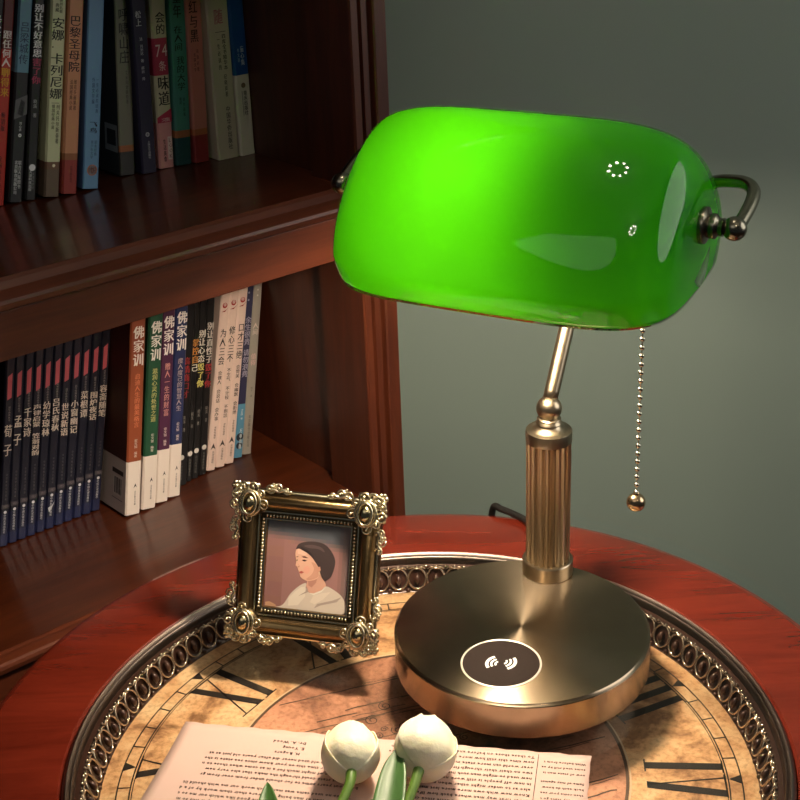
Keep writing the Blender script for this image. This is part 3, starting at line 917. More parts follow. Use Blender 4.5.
# plank cracks and pen flourishes printed over the centre
rnd = random.Random(3)
for k in range(40):
    a = rnd.uniform(0, 2 * PI); r = .14 * math.sqrt(rnd.random())
    px, py = r * math.cos(a), r * math.sin(a)
    L = rnd.uniform(.015, .05)
    pts = []
    for q in range(7):
        pts.append((px + L * (q / 6 - .5) * .95, py + L * (q / 6 - .5) * .30 + rnd.uniform(-.0008, .0008)))
    if max(math.hypot(*p) for p in pts) < .144:
        m.ribbon(pts, rnd.uniform(.0006, .0016), ZI, 1)
for off in (-.10, -.055, -.012, .03, .075, .115):
    L = math.sqrt(max(0, .144 ** 2 - off ** 2)) * .97
    d = Vector((.954, .30)); nn = Vector((-.30, .954))
    pts = [tuple(d * (L * (q / 20 * 2 - 1)) + nn * (off + rnd.uniform(-.0006, .0006))) for q in range(21)]
    m.ribbon(pts, .0012, ZI, 1)
for k in range(26):
    cx, cy = rnd.uniform(-.045, .035), rnd.uniform(.015, .085)
    s0 = rnd.uniform(.003, .0065); ph = rnd.uniform(0, 6.28)
    m.ribbon([(cx + s0 * (1 - q / 26) * math.cos(ph + q * .45), cy + s0 * (1 - q / 26) * math.sin(ph + q * .45)) for q in range(22)], .0007, ZI + .00004, 0)
m.build('clock_markings', [M_CLOCKINK, M_CLOCKBROWN, M_CLOCKPALE], TR, recalc=False)

# glass cover
m = MB().lathe([(0, GZ - .005), (.2525, GZ - .005), (.2532, GZ - .0045), (.2532, GZ - .0007), (.2525, GZ), (0, GZ)], 128)
o = m.build('glass_cover', M_GLASS, smooth=True, angle=30, loc=(TC.x, TC.y, 0))
tag(o, 'clear round glass plate lying over the clock face', 'glass plate')

# ------------------------------------------------------------------ desk lamp
LP = thing('desk_lamp', "brass banker's lamp with green glass shade standing on the clock tray", 'lamp', (0, 0, GZ + .0003))


def lp(v):      # world -> lamp local
    return Vector(v) - Vector((0, 0, GZ + .0003))


hb = H - GZ - .0003
pr = [(0, 0), (.0992, 0), (.0998, .0004), (.1000, .0010), (.1000, hb - .0026), (.0996, hb - .0018), (.0985, hb - .0012), (.0982, hb - .0009), (.0976, hb - .0001), (.0970, hb), (0, hb)]
BASE = MB().lathe(pr, 160).build('base', M_BRUSH, LP, smooth=True, angle=25)
pad = MB().lathe([(0, 0), (.0290, 0), (.0290, .0004), (0, .0004)], 64).build('charging_pad', M_PAD, BASE, loc=(-.0200, -.0478, hb + .00005), smooth=True, angle=30)
m = MB().lathe([(.0291, 0), (.0306, 0), (.0306, .0005), (.0298, .0009), (.0291, .0005)], 64, 0, Matrix.Translation((-.0200, -.0478, hb + .00005)), closed=True)
m.build('pad_ring', mat('pale_ring', (0.85, 0.78, 0.66), 0.45, 0.6), BASE, smooth=True, angle=30)
# charging symbol : two opposed sets of three arcs
m = MB()
for sgn in (0, 1):
    cx, cy = (-.0012, -.0016) if sgn == 0 else (.0012, .0016)
    mid = R(155) if sgn == 0 else R(-25)
    for r, wd in ((.0032, .0015), (.0063, .0017), (.0097, .0024)):
        vs = []
        for i in range(17):
            a = mid + R(-48 + 96 * i / 16)
            for rr in (r - wd / 2, r + wd / 2):
                vs.append((-.0200 + cx + rr * math.cos(a), -.0478 + cy + rr * math.sin(a), hb + .0007))
        m.add(vs, [(2 * i, 2 * i + 1, 2 * i + 3, 2 * i + 2) for i in range(16)])
m.build('charging_symbol', M_WHITE, BASE)
CX, CY = .0293, .0790
# column
NF = 22
zc0, zc1 = hb + .0002, hb + .122
m = MB()
vs, fs = [], []
nn = NF * 8
for zz in (zc0, zc1):
    for i in range(nn):
        a = 2 * PI * i / nn
        ph = (i % 8) / 8
        r = .0181 - (.0019 * math.sin(PI * min(1, ph / .72)) if ph < .72 else 0)
        vs.append((r * math.cos(a), r * math.sin(a), zz))
fs = [(i, (i + 1) % nn, nn + (i + 1) % nn, nn + i) for i in range(nn)]
MB().add(vs, fs).build('fluted_column', M_BRASS, LP, loc=(CX, CY, 0), smooth=True, angle=40)
MB().lathe([(0, hb), (.0206, hb), (.0210, hb + .0006), (.0210, hb + .0125), (.0204, hb + .0135), (.0183, hb + .0136), (0, hb + .0136)], 64).build('column_collar', M_BRASS, LP, loc=(CX, CY, 0), smooth=True, angle=30)
t0 = hb + .122
pr = [(0, t0), (.0176, t0), (.0186, t0 + .0006), (.0187, t0 + .0085), (.0182, t0 + .0100), (.0165, t0 + .0106), (.0140, t0 + .0108), (.0125, t0 + .0125), (.0105, t0 + .0135), (.0098, t0 + .0155), (.0105, t0 + .0165),
      (.0098, t0 + .0177), (.0090, t0 + .0187), (.0097, t0 + .0198), (.0086, t0 + .0212), (0, t0 + .0215)]
MB().lathe(pr, 48).build('column_cap', M_BRASS, LP, loc=(CX, CY, 0), smooth=True, angle=50)
KN = Vector((CX, CY, hb + .1505))
MB().ball(KN, .0103, 24, 16).build('knuckle_ball', M_BRASS, LP, smooth=True)

# shade frame of reference : U along the tube, V away from the viewer, Z up
SY = R(28.73)
U = Vector((math.cos(SY), -math.sin(SY), 0))
V = Vector((math.sin(SY), math.cos(SY), 0))
MC = lp((.0060, .0365, .3312 + H))


def S(u, v, w_):
    return MC + U * u + V * v + Vector((0, 0, w_))


A, B, CC, P, W0, TILT, OV, OW, Q = .1279, .0969, .0897, 4.51, .0215, .0857, .0032, -.0235, 1.528
m = MB()
NU, NT = 72, 56
phm = math.acos((W0 / CC * 1.04) ** (P / 2))
rows = []
for i in range(NU + 1):
    f = -1 + 2 * i / NU
    ph = phm * (math.copysign(1 - (1 - abs(f)) ** 1.9, f))
    s = math.copysign(abs(math.sin(ph)) ** (2 / P), ph)
    kk = math.cos(ph) ** (2 / P)
    # angle where the section meets the rim plane
    st = min(.999, (W0 / (CC * kk)))
    lo = -math.asin(st ** (Q / 2))
    row = []
    for j in range(NT + 1):
        t = lo + (PI - 2 * lo) * j / NT
        ct, sn = math.cos(t), math.sin(t)
        vv = B * kk * math.copysign(abs(ct) ** (2 / Q), ct)
        ww = CC * kk * math.copysign(abs(sn) ** (2 / Q), sn)
        bb = vv * math.cos(TILT) - ww * math.sin(TILT) + OV
        hh = ww * math.cos(TILT) + vv * math.sin(TILT) + OW
        row.append(S(A * s, bb, hh))
    rows.append(row)
vs = [p for r in rows for p in r]
fs = []
for i in range(NU):
    for j in range(NT):
        a = i * (NT + 1) + j
        fs.append((a, a + 1, a + NT + 2, a + NT + 1))
fs.append(tuple(range(NT + 1)))
fs.append(tuple(NU * (NT + 1) + j for j in range(NT, -1, -1)))
m.add(vs, fs)
SH = m.build('glass_shade', [M_SHADE, M_OPAL], LP, smooth=True)
# outward normals
me = SH.data
cen = S(0, 0, 0)
if sum((p.center - cen).dot(p.normal) * p.area for p in me.polygons) < 0:
    me.flip_normals()
sol = SH.modifiers.new('glass', 'SOLIDIFY')
sol.thickness = .003
sol.offset = -1
sol.material_offset = 1
sol.material_offset_rim = 0
# yoke
LH = .1508
half = [(LH + .0005, .003, .001), (LH + .0015, .018, .0062), (LH + .0015, .031, .0108), (LH - .0005, .041, .0142), (LH - .007, .0495, .0162), (LH - .018, .057, .0150), (LH - .036, .070, .0090), (.085, .102, -.010), (.045, .126, -.032), (0, .134, -.042)]
path = bez([S(*q) for q in half] + [S(-a, b, c) for a, b, c in half[-2::-1]], 8)
MB().tube(path, .0047, 14).build('yoke', M_BRONZE, LP, smooth=True)
# arm
arm = bez([KN + Vector((.0008, .002, .006)), KN.lerp(S(0, .133, -.050), .5), S(0, .133, -.050), S(0, .1345, -.043)], 10)
MB().tube(arm, .0060, 18).build('arm', M_BRASS, LP, smooth=True)
MB().ball(S(0, .134, -.042), .0085, 20, 12).build('yoke_joint', M_BRONZE, LP, smooth=True)
for sg in (1, -1):
    rot = Matrix.Translation(S(sg * (A - .0005), 0, 0)) @ (U * sg).to_track_quat('Z', 'Y').to_matrix().to_4x4()
    pr = [(0, -.001), (.0120, -.001), (.0128, .0005), (.0124, .0035), (.0100, .0046), (.0080, .0052), (.0086, .0070), (.0086, .0100), (.0070, .0112), (.0058, .0120), (.0062, .0142), (.0064, .0150), (0, .0155)]
    m = MB().lathe(pr, 36, 0, rot)
    m.ball((0, 0, .0222), .0083, 24, 14, 0, rot)
    m.build('finial', M_BRONZE, LP, smooth=True, angle=50)
# inside : rod, socket, bulb
MB().tube([S(-A + .004, 0, 0), S(A - .004, 0, 0)], .003, 10).build('inner_rod', M_BRASS, LP, smooth=True)
qz = U.to_track_quat('Z', 'Y').to_matrix().to_4x4()
MB().lathe([(0, 0), (.015, 0), (.016, .002), (.016, .030), (.012, .034), (0, .034)], 28, 0, Matrix.Translation(S(.002, -.026, .004)) @ qz).build('bulb_socket', M_BRASS, LP, smooth=True, angle=40)
MB().tube([S(.016, 0, 0), S(.016, -.016, .003)], .004, 10).build('socket_bracket', M_BRASS, LP, smooth=True)
qb = (-U).to_track_quat('Z', 'Y').to_matrix().to_4x4()
pr = [(0, 0), (.011, 0), (.012, .012), (.018, .028), (.0225, .043), (.0215, .055), (.015, .064), (.006, .0678), (0, .0685)]
BULB = MB().lathe(pr, 28, 0, Matrix.Translation(S(.0015, -.026, .004)) @ qb).build('bulb', M_BULB, LP, smooth=True)
# pull chain
m = MB()
ct, cb = -.020, -.2060
CU, CV = .0930, -.010
nb = 30
for i in range(nb):
    m.ball(S(CU, CV, ct + (cb - ct) * i / (nb - 1)), .0020, 10, 8)
m.tube([S(CU, CV, 0), S(CU, CV, cb)], .0005, 5)
CH = m.build('pull_chain', M_STEEL, LP, smooth=True)
m = MB().ball(S(CU, CV, -.2142), .0071, 20, 14)
m.lathe([(0, .0055), (.0026, .006), (.0022, .0085), (0, .0092)], 12, 0, Matrix.Translation(S(CU, CV, -.2142)))
m.build('chain_knob', mat('aged_copper', (0.62, 0.45, 0.28), .22, 1.0), CH, smooth=True)
# cord
cz = GZ - .003 + .0034
pts = bez([lp((.034, .0975, GZ + .004)), lp((.036, .110, GZ + .0036)), lp((.035, .14, GZ + .0036)), lp((.031, .185, GZ + .0036)), lp((.0247, .2139, cz)), lp((.013, .229, cz)), lp((.0035, .2375, cz + .0002)), lp((-.003, .2455, cz - .002)), lp((-.006, .252, GZ - .030)), lp((-.010, .256, GZ - .09)), lp((-.030, .262, .40)), lp((-.040, .265, .10)), lp((-.042, .270, .0045)), lp((.10, .32, .0045))], 8)
MB().tube(pts, .0033, 10).build('power_cord', M_BLACK, LP, smooth=True)

# ------------------------------------------------------------------ picture frame
fy, fl_ = R(-15.54), R(23.27)
FRM = Matrix.Translation((-0.1748, 0.0264, GZ)) @ Matrix.Rotation(fy, 4, 'Z') @ Matrix.Rotation(-fl_, 4, 'X')
PF = thing('picture_frame', 'ornate gilt picture frame with a portrait of a dark-haired woman, propped on the tray', 'picture frame', (-0.1748, 0.0264, GZ), Matrix(FRM.to_3x3()).to_euler())
# local : x across, z up the frame, -y towards the viewer; z = .0296 .. .0999 is the picture
PX, PZ0, PZ1 = .0350, .0296, .0999
# keep the lowest ornament on the glass
LIFT = .0012
# rails : profile (distance outwards from picture edge, height towards the viewer)
prof = [(0, .0030), (.0006, .0046), (.0016, .0046), (.0022, .0036), (.0056, .0036), (.0064, .0054), (.0074, .0054), (.0084, .0042), (.0094, .0058), (.0108, .0084), (.0132, .0108), (.0156, .0116),
        (.0180, .0108), (.0202, .0082), (.0214, .0056), (.0228, .0052), (.0240, .0042), (.0245, .0010), (.0245, -.0040), (0, -.0040)]
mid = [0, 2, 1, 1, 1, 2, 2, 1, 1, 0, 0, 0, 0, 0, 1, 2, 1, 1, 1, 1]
m = MB()
vs, fs, ms = [], [], []
k = len(prof)
cn = [(-1, -1), (1, -1), (1, 1), (-1, 1)]
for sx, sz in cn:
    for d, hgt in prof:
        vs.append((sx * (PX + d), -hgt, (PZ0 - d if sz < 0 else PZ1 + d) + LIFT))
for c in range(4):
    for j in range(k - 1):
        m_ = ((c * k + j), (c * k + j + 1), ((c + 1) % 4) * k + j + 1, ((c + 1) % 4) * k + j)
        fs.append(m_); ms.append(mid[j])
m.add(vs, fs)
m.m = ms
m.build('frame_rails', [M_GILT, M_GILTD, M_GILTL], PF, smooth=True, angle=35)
# beading
m = MB()
d = .0036
nx = 26
for i in range(nx):
    f = -1 + 2 * (i + .5) / nx
    for zz in (PZ0 - d, PZ1 + d):
        m.ball((f * (PX + .002), -.0042, zz + LIFT), .00118, 8, 6, 0, None, (.85, 1, 1.25))
    for xx in (-PX - d, PX + d):
        m.ball((xx, -.0042, (PZ0 + PZ1) / 2 + LIFT + f * ((PZ1 - PZ0) / 2 + .002)), .00118, 8, 6, 0, None, (1.25, 1, .85))
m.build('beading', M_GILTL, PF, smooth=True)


def spiral(m, cx, cz, r, turns, ph, y=-.010, t=.0010, d=1):
    r, t = r * 1.15, t * .78
    n_ = int(14 * turns)
    pts, rs = [], []
    for i in range(n_ + 1):
        f = i / n_
        a = ph + d * 2 * PI * turns * f
        rr = r * (1 - .82 * f)
        pts.append((cx + rr * math.cos(a), y - .0012 * f, cz + rr * math.sin(a)))
        rs.append(t * (1 - .35 * f))
    m.tube(pts, rs, 6)
    m.ball(pts[-1], t * 1.3, 8, 6)


def flower(m, cx, cz, r, y=-.0105, n_=6):
    for q in range(n_):
        a = 2 * PI * q / n_
        m.ball((cx + r * .62 * math.cos(a), y, cz + r * .62 * math.sin(a)), r * .42, 8, 6, 0, None, (1, .6, 1))
    m.ball((cx, y - .001, cz), r * .36, 8, 6)


for ci, (sx, sz) in enumerate(cn):
    T = Matrix.Translation((sx * (PX + .0135), 0, (PZ0 - .0135 if sz < 0 else PZ1 + .0135) + LIFT)) @ Matrix.Diagonal((sx * 1.2, 1.15, sz * 1.2, 1))
    m = MB()
    mm = MB()
    # shield ring around an oval cabochon
    ov = [(.0074 * math.cos(a) * .82, -.0125, .0074 * math.sin(a)) for a in [2 * PI * q / 24 for q in range(24)]]
    mm.tube([(x * .80 - z * .0, y, z) for x, y, z in ov], .0011, 6, closed=True)
    mm.tube([(x * 1.22, y + .0018, z * 1.16) for x, y, z in ov], .0010, 6, closed=True)
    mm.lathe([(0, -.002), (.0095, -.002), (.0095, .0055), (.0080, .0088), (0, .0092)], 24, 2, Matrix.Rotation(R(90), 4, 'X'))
    spiral(mm, .0105, -.0010, .0042, 1.5, R(150), t=.0011)
    spiral(mm, -.0010, .0105, .0042, 1.5, R(300), t=.0011, d=-1)
    spiral(mm, .0075, .0080, .0046, 1.6, R(225), t=.0013, y=-.0085)
    spiral(mm, .0105, .0048, .0034, 1.4, R(190), t=.0010, y=-.009, d=-1)
    spiral(mm, .0045, .0108, .0034, 1.4, R(260), t=.0010, y=-.009)
    spiral(mm, -.0095, -.0010, .0036, 1.3, R(40), t=.0009)
    spiral(mm, .0008, -.0100, .0036, 1.3, R(60), t=.0009, d=-1)
    spiral(mm, -.0075, .0062, .0030, 1.3, R(0), t=.0009)
    spiral(mm, .0072, -.0065, .0030, 1.3, R(90), t=.0009, d=-1)
    for q in range(9):
        a = R(-20 + 130 * q / 8)
        mm.ball((.0128 * math.cos(a), -.0075, .0128 * math.sin(a)), .0016, 8, 6)
    flower(mm, .0105, .0105 if sz > 0 else .0085, .0040, -.0085)
    # running scrolls along both rails
    for swap in (0, 1):
        def put(x, z):
            return (z, x) if swap else (x, z)
        pts = [put(*q) for q in ((-.0110, .0080), (-.0150, .0100), (-.0190, .0085), (-.0225, .0100), (-.0260, .0090))]
        mm.tube(bez([(x, -.0075, z) for x, z in pts], 5), .0011, 6)
        sgn = -1 if swap else 1
        for (x, z, r, t, ph) in ((-.0130, .0105, .0032, 1.4, 200), (-.0185, .0110, .0028, 1.4, 20), (-.0245, .0098, .0026, 1.3, 180)):
            xx, zz = put(x, z)
            spiral(mm, xx, zz, r, t, R(ph), y=-.0070, t=.0009, d=sgn)
        xx, zz = put(-.0155, .0120)
        flower(mm, xx, zz, .0026, -.0075, 5)
    o_ = len(m.f)
    m.add(mm.v, mm.f, 0, T)
    m.m[o_:] = mm.m
    # cabochon
    m.ball((0, -.0112, 0), .0058, 18, 10, 1, T, (.78, .62, 1.0))
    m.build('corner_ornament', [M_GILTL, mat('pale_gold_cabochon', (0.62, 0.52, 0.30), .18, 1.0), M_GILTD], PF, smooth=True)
# the portrait print; main outlines traced from image pixels, converted to print fractions
ST = lambda s, t, y=0.0: (-PX + 2 * PX * s, -.0022 - y, PZ0 + (PZ1 - PZ0) * t + LIFT)
m = MB()
cols = []


def portrait(pts, rgb, lay):
    mm = flat(*rgb, rough=0.55)
    if mm not in cols:
        cols.append(mm)
    m.add([ST(s, t, .00005 * lay) for s, t in pts], [tuple(range(len(pts)))], cols.index(mm))


def smoothp(pts, n_=4):
    p = [Vector((a, b, 0)) for a, b in pts]
    N = len(p)
    out = []
    for i in range(N):
        a, b, c, d = p[i - 1], p[i], p[(i + 1) % N], p[(i + 2) % N]
        for q in range(n_):
            t = q / n_
            v = 0.5 * ((2 * b) + (c - a) * t + (2 * a - 5 * b + 4 * c - d) * t * t + (3 * b - a - 3 * c + d) * t ** 3)
            out.append((v.x, v.y))
    return out


hair = [(0.355, 0.692), (0.378, 0.747), (0.429, 0.777), (0.512, 0.796), (0.608, 0.8), (0.694, 0.781), (0.762, 0.731), (0.816, 0.655), (0.836, 0.586), (0.822, 0.493), (0.796, 0.419), (0.756, 0.381), (0.726, 0.361), (0.687, 0.398), (0.662, 0.456), (0.641, 0.505), (0.593, 0.571), (0.547, 0.623), (0.491, 0.662), (0.436, 0.684), (0.392, 0.702)]
face = [(0.391, 0.724), (0.434, 0.706), (0.501, 0.673), (0.557, 0.624), (0.604, 0.576), (0.639, 0.525), (0.654, 0.476), (0.652, 0.414), (0.609, 0.365), (0.526, 0.34), (0.466, 0.354), (0.43, 0.379), (0.415, 0.41), (0.404, 0.439), (0.393, 0.464), (0.381, 0.491), (0.361, 0.506), (0.366, 0.551), (0.356, 0.597), (0.35, 0.643), (0.359, 0.688)]
neck = [(0.513, 0.369), (0.608, 0.379), (0.652, 0.445), (0.703, 0.379), (0.741, 0.302), (0.683, 0.235), (0.601, 0.196), (0.535, 0.219), (0.505, 0.277), (0.511, 0.318)]
dress = [(0.503, 0.313), (0.445, 0.291), (0.365, 0.222), (0.307, 0.154), (0.26, 0.068), (0.211, 0.018), (0.149, 0.0), (0.34, 0.0), (0.658, 0.0), (0.959, 0.002), (0.986, 0.104), (0.94, 0.201), (0.85, 0.263), (0.741, 0.302), (0.682, 0.239), (0.601, 0.194), (0.536, 0.215), (0.502, 0.26)]
# background with mottled print colours
NBX = 24
for i in range(NBX):
    for j in range(NBX):
        s0, s1, t0_, t1_ = i / NBX, (i + 1) / NBX, j / NBX, (j + 1) / NBX
        sc_, tc_ = (s0 + s1) / 2, (t0_ + t1_) / 2
        f = min(1, max(0, (tc_ - .80 + .12 * sc_) / .12))
        g = min(1, max(0, (sc_ - .86) / .1))
        a_ = (150, 110, 104); b_ = (84, 88, 96); c_ = (96, 86, 88)
        rgb = [a_[q] + (b_[q] - a_[q]) * f for q in range(3)]
        rgb = [rgb[q] + (c_[q] - rgb[q]) * g * .7 - 14 * (1 - tc_) * (sc_ < .2) for q in range(3)]
        portrait([(s0, t0_), (s1, t0_), (s1, t1_), (s0, t1_)], tuple(int(v / 4) * 4 for v in rgb), 0)
portrait([(.02, .045), (.07, .056), (.147, .026), (.159, .001), (.02, .001)], (186, 144, 110), 1)
portrait(smoothp(neck), (206, 158, 138), 1)
portrait([(.52, .36), (.608, .375), (.64, .42), (.62, .33), (.57, .27), (.53, .29)], (184, 132, 116), 2)
portrait(smoothp(dress), (206, 192, 178), 3)
portrait([(.30, .12), (.37, .20), (.44, .26), (.49, .27), (.50, .16), (.42, .05), (.30, .03)], (220, 208, 192), 4)
portrait([(.60, .18), (.70, .22), (.80, .24), (.72, .15), (.62, .08), (.56, .10)], (218, 204, 188), 4)
portrait([(0.514, 0.278), (0.502, 0.216), (0.413, 0.153), (0.503, 0.199), (0.536, 0.215)], (166, 148, 138), 5)
portrait([(0.94, 0.201), (0.838, 0.15), (0.651, 0.089), (0.613, 0.034), (0.695, 0.077), (0.881, 0.134)], (170, 154, 144), 5)
portrait([(.54, .205), (.60, .185), (.69, .228), (.745, .295), (.69, .25), (.60, .205)], (226, 216, 202), 5)
portrait(smoothp(face), (222, 174, 150), 4)
portrait(smoothp([(.55, .56), (.61, .54), (.645, .47), (.64, .40), (.56, .36), (.50, .36), (.56, .42), (.585, .49)]), (204, 152, 130), 5)
portrait(smoothp([(.47, .50), (.52, .51), (.54, .46), (.50, .42), (.46, .45)]), (226, 166, 146), 6)
portrait([(.37, .70), (.44, .69), (.50, .65), (.46, .63), (.38, .64)], (230, 188, 166), 5)
portrait([(0.427, 0.611), (0.467, 0.620), (0.514, 0.603), (0.472, 0.606)], (92, 62, 54), 7)
portrait([(0.365, 0.607), (0.385, 0.614), (0.39, 0.608), (0.368, 0.60)], (92, 62, 54), 7)
portrait([(0.432, 0.572), (0.46, 0.583), (0.500, 0.574), (0.466, 0.562)], (70, 46, 42), 7)
portrait([(0.366, 0.568), (0.382, 0.575), (0.386, 0.566), (0.370, 0.560)], (70, 46, 42), 7)
portrait([(0.412, 0.438), (0.437, 0.449), (0.468, 0.436), (0.444, 0.419), (0.414, 0.420)], (182, 92, 84), 7)
portrait([(0.395, 0.525), (0.412, 0.498), (0.400, 0.486), (0.384, 0.490), (0.404, 0.50)], (182, 128, 108), 7)
portrait([(0.632, 0.51), (0.657, 0.521), (0.668, 0.481), (0.649, 0.459)], (206, 150, 128), 8)
portrait(smoothp(hair), (62, 50, 50), 6)
portrait(smoothp([(.45, .74), (.55, .76), (.66, .74), (.70, .69), (.62, .72), (.52, .72)]), (88, 72, 72), 7)
portrait([(0.394, 0.735), (0.489, 0.70), (0.545, 0.66), (0.591, 0.605), (0.557, 0.632), (0.502, 0.668), (0.447, 0.695)], (40, 32, 32), 7)
portrait([(0.644, 0.458), (0.659, 0.46), (0.663, 0.432), (0.647, 0.43)], (226, 196, 160), 8)
m.build('portrait_print', cols, PF, recalc=False)
# backing board with easel strut
MB().box(-PX - .012, PX + .012, -.0020, .0005, PZ0 - .010 + LIFT, PZ1 + .010 + LIFT).box(-PX - .012, PX + .012, .0042, .0062, PZ0 - .010 + LIFT, PZ1 + .010 + LIFT).build('backing_board', M_BLACK, PF)
c_, s_ = math.cos(fl_), math.sin(fl_)
# strut from the upper back down to the glass (local z/y plane)
top = (0.0065, .088)
# the glass plane in local axes: height = z*cos - y*sin(-)...
def loc_yz(wy, wz):      # world-ish (depth, height) -> local (y, z)
    return (wy * c_ - wz * s_, wy * s_ + wz * c_)


foot = loc_yz(.098, .0008)
MB().add([(x, y, z) for x in (-.014, .014) for y, z in (top, (top[0] + .002, top[1] + .002), (foot[0] + .002, foot[1] + .001), foot)],
         [(0, 1, 2, 3), (7, 6, 5, 4), (0, 4, 5, 1), (1, 5, 6, 2), (2, 6, 7, 3), (3, 7, 4, 0)]).build('easel_strut', M_BLACK, PF)

# ------------------------------------------------------------------ newspaper sheet
pa = R(-10.9)
NPM = Matrix.Translation((-0.2583, -0.0652, GZ + .0005)) @ Matrix.Rotation(pa, 4, 'Z')
NP = thing('newspaper_sheet', 'pinkish printed newspaper sheet lying upside down under the tulips', 'newspaper', (-0.2583, -0.0652, GZ + .0005), (0, 0, pa))
SW, SHH = .3015, .160
m = MB()
nx, ny = 40, 20
vs = []


def paper_z(x, y):
    return .0006 * (1 + math.sin(x * 22 + 1)) * min(1, -y / .01 + .3) * .6 + .0008 * max(0, 1 - x / .03) * (1 + math.sin(y * 40))


skew = lambda y: .05 * y
for j in range(ny + 1):
    for i in range(nx + 1):
        x, y = SW * i / nx, -SHH * j / ny
        e = .0007 * math.sin(i * 2.1 + j) * (j == 0) + .0006 * math.sin(j * 3.3) * (i == nx)
        vs.append((x + skew(y) * (1 - i / nx) + (e if i == nx else 0), y + (e if j == 0 else 0), paper_z(x, y)))
fs = [(j * (nx + 1) + i, (j + 1) * (nx + 1) + i, (j + 1) * (nx + 1) + i + 1, j * (nx + 1) + i + 1) for j in range(ny) for i in range(nx)]
sheet = m.add(vs, fs).build('sheet', M_PAPER, NP, smooth=True, recalc=False)
sl = sheet.modifiers.new('thick', 'SOLIDIFY'); sl.thickness = .0003; sl.offset = -1
words = ('the of and to in is was a for with that on by from which were had their this been have not are at as more no so there out when them can only other new some could time these two may then do first any my now such like our over man me even most made after also did many before must through back years where much your way well down should because each just those people how too little state good very make world still own see men work long get here between both life being under never day same another know while last might us great old year off come since against go came right used take three').split()
rnd = random.Random(11)
m = MB()


def line(s, x_right, y, size, maxw):
    """upside-down line of print: runs from x_right leftwards, tops towards the viewer"""
    x = 0
    for ch in s:
        if ch == ' ':
            x += .28 * size
            continue
        gv, gf = glyph(ch, .03)
        wv = max(v[0] for v in gv)
        if x + wv * size > maxw:
            break
        m.add([(x_right - x - vx * size, y - vy * size, paper_z(x_right - x, y) + .00025) for vx, vy, _ in gv], gf)
        x += (wv + .09) * size
    return x


def para(x_left, x_right, y_start, n_, size, lead, first=0):
    for k in range(n_):
        s = ''
        while len(s) < 90:
            s += rnd.choice(words) + ' '
        if k % 7 == 0:
            s = s[0].upper() + s[1:]
        cut = (x_right - x_left)
        if k % 7 == 6:
            cut *= rnd.uniform(.4, .8)
        yy = y_start - k * lead
        line(s, x_right, yy, size, cut)


sz, ld = .0039, .0058
# the header lines nearest the lamp are the foot of the page
line('Dr. A. Wood', .096, -.012, sz, .05); line('E. Young', .096, -.018, sz, .04); line('H. Rogers', .094, -.024, sz, .04)
line('J. A. Ward', .146, -.009, sz, .05); line('T. Stratton', .144, -.015, sz, .05); line('R. Jones W.', .144, -.021, sz, .05)
para(.026, .143, -.031, 5, sz, ld)
para(.018, .140, -.064, 14, sz, ld)
para(.157, .262, -.006, 24, sz, ld)
para(.2675, .2985, -.010, 3, sz * .8, ld)
para(.2675, .2985, -.031, 4, sz * .8, ld)
para(.2675, .2985, -.060, 15, sz * .8, ld)
m.add([(.2645, -.004, .0013), (.2649, -.004, .0013), (.2649, -.155, .0016), (.2645, -.155, .0016)], [(0, 1, 2, 3)])
m.build('print', M_INK, NP, recalc=False)

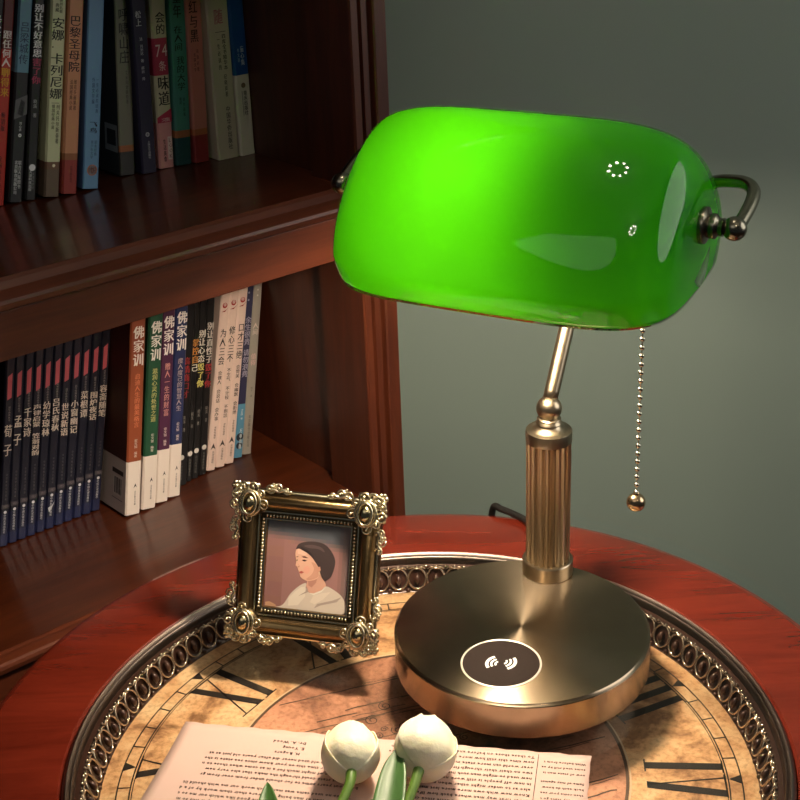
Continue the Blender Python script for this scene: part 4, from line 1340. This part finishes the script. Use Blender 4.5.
# ------------------------------------------------------------------ tulips
def tulip(label, base, axis, roll_, rad, ln, stem_pts, leaves, seed):
    rn = random.Random(seed)
    root = thing('tulip', label, 'flower', (base[0], base[1], GZ + .002))
    off = Vector((base[0], base[1], GZ + .002))
    ax = Vector(axis).normalized()
    q = ax.to_track_quat('Z', 'Y').to_matrix().to_4x4()
    T = Matrix.Translation(Vector(base) - off) @ q @ Matrix.Rotation(roll_, 4, 'Z')
    for k in range(6):
        outer = k % 2 == 0
        a0 = k * PI / 3
        nu, nv = 16, 14
        vs = []
        sc = 1.0 if outer else .90
        hw = R(66 if outer else 60)
        lf = ln * (1.0 if outer else 1.03) * rn.uniform(.97, 1.03)
        for i in range(nu + 1):
            t = i / nu
            # bulb profile: round base, widest at .42, closing to the tip
            rr = rad * sc * (math.sin(min(1, t / .42) * PI / 2) ** .55 if t < .42 else 1 - .50 * ((t - .42) / .58) ** 2.0)
            half = hw * (1 if t < .62 else math.sqrt(max(0, 1 - ((t - .62) / .38) ** 2.2)))
            for j in range(nv + 1):
                s = -1 + 2 * j / nv
                a = a0 + half * s
                r_ = rr * (1 + (.10 if outer else .02) * (abs(s) ** 4) * min(1, t * 3) + .016 * math.cos(4 * PI * s) * min(1, 2 * t) - .03 * (1 - abs(s)) ** 4 * t) + (.0016 * (k / 4) if outer else 0)
                z = lf * (t ** 1.08) - .002 * abs(s) * t + .0012 * math.sin(5 * s + k) * t
                vs.append((r_ * math.cos(a), r_ * math.sin(a), z))
        fs = [(i * (nv + 1) + j, i * (nv + 1) + j + 1, (i + 1) * (nv + 1) + j + 1, (i + 1) * (nv + 1) + j) for i in range(nu) for j in range(nv)]
        p = MB().add(vs, fs, 0, T).build('petal', M_PETAL, root, smooth=True, recalc=False)
        so = p.modifiers.new('thick', 'SOLIDIFY'); so.thickness = .0012; so.offset = -1
        ss = p.modifiers.new('sub', 'SUBSURF'); ss.levels = 1; ss.render_levels = 1
    pts = bez([Vector(p) - off for p in [Vector(base) + ax * .003] + [Vector(s) for s in stem_pts]], 8)
    rs = [.0040 - .0006 * min(1, i / 10) for i in range(len(pts))]
    MB().tube(pts, rs, 12).build('stem', M_STEM, root, smooth=True)
    for spine, wd, sideways, fold in leaves:
        P_ = bez([Vector(s) - off for s in spine], 8)
        sd = Vector(sideways).normalized()
        m_ = MB()
        vs = []
        N = len(P_)
        nn_ = sd.cross((P_[-1] - P_[0]).normalized()).normalized()
        if nn_.z < 0:
            nn_ = -nn_
        for i, p in enumerate(P_):
            t = i / (N - 1)
            ww = wd * max(.02, math.sin(PI * min(1, t * .92 + .08)) ** .75)
            for j in range(9):
                s = -1 + j / 4
                vs.append(p + sd * ww * s + nn_ * (fold * ww * (abs(s) ** 1.6)))
        m_.add(vs, [(i * 9 + j, i * 9 + j + 1, (i + 1) * 9 + j + 1, (i + 1) * 9 + j) for i in range(N - 1) for j in range(8)])
        o_ = m_.build('leaf', M_LEAF, root, smooth=True, recalc=False)
        so = o_.modifiers.new('thick', 'SOLIDIFY'); so.thickness = .0010
    return root


zb = GZ + .0030
tulip('cream white tulip on the left, lying on the newspaper sheet', (-.1315, -.1570, zb + .0200), (-.02, 1, .03), R(95), .0195, .045,
      [(-.1330, -.1650, zb + .017), (-.1390, -.1780, zb + .011), (-.1440, -.192, zb + .006), (-.151, -.235, zb + .0045), (-.156, -.262, zb + .0055)],
      [([(-.158, -.250, zb + .004), (-.176, -.215, zb + .006), (-.187, -.182, zb + .010), (-.1900, -.154, zb + .013)], .0095, (1, .25, .2), .35)], 1)
tulip('cream white tulip on the right, in front of the lamp base', (-.0855, -.1590, zb + .0215), (.20, 1, .05), R(-8), .0212, .047,
      [(-.0890, -.1680, zb + .017), (-.0945, -.1800, zb + .011), (-.100, -.192, zb + .006), (-.108, -.235, zb + .0045), (-.113, -.262, zb + .0055)],
      [([(-.114, -.245, zb + .006), (-.109, -.205, zb + .013), (-.1030, -.165, zb + .022), (-.0995, -.142, zb + .028)], .0105, (1, -.12, .10), .30),
       ([(-.122, -.245, zb + .004), (-.127, -.210, zb + .006), (-.117, -.178, zb + .009), (-.104, -.1745, zb + .0085)], .0070, (.5, -.8, .25), .25)], 2)

# ------------------------------------------------------------------ ceiling fittings behind and above the viewpoint
for lab, x, y in (('ring of eight small bulbs hanging from the ceiling behind the viewer', .30, -1.25), ('ring of eight small bulbs hanging from the ceiling above the lamp', -.05, -.07)):
    t = thing('ring_pendant', lab, 'ceiling lamp', (x, y, 2.46), group='ring pendants on the ceiling')
    MB().tube([(.11 * math.cos(2 * PI * i / 40), .11 * math.sin(2 * PI * i / 40), 0) for i in range(40)], .006, 8, closed=True).tube([(-.11, 0, 0), (.11, 0, 0)], .004, 8).tube([(0, 0, 0), (0, 0, .2598)], .005, 8).build('pendant_frame', M_BRONZE, t, smooth=True)
    for i in range(8):
        a = 2 * PI * i / 8
        MB().ball((.11 * math.cos(a), .11 * math.sin(a), -.022), .016, 12, 8).build('pendant_bulb', M_PENDANT, t, smooth=True)
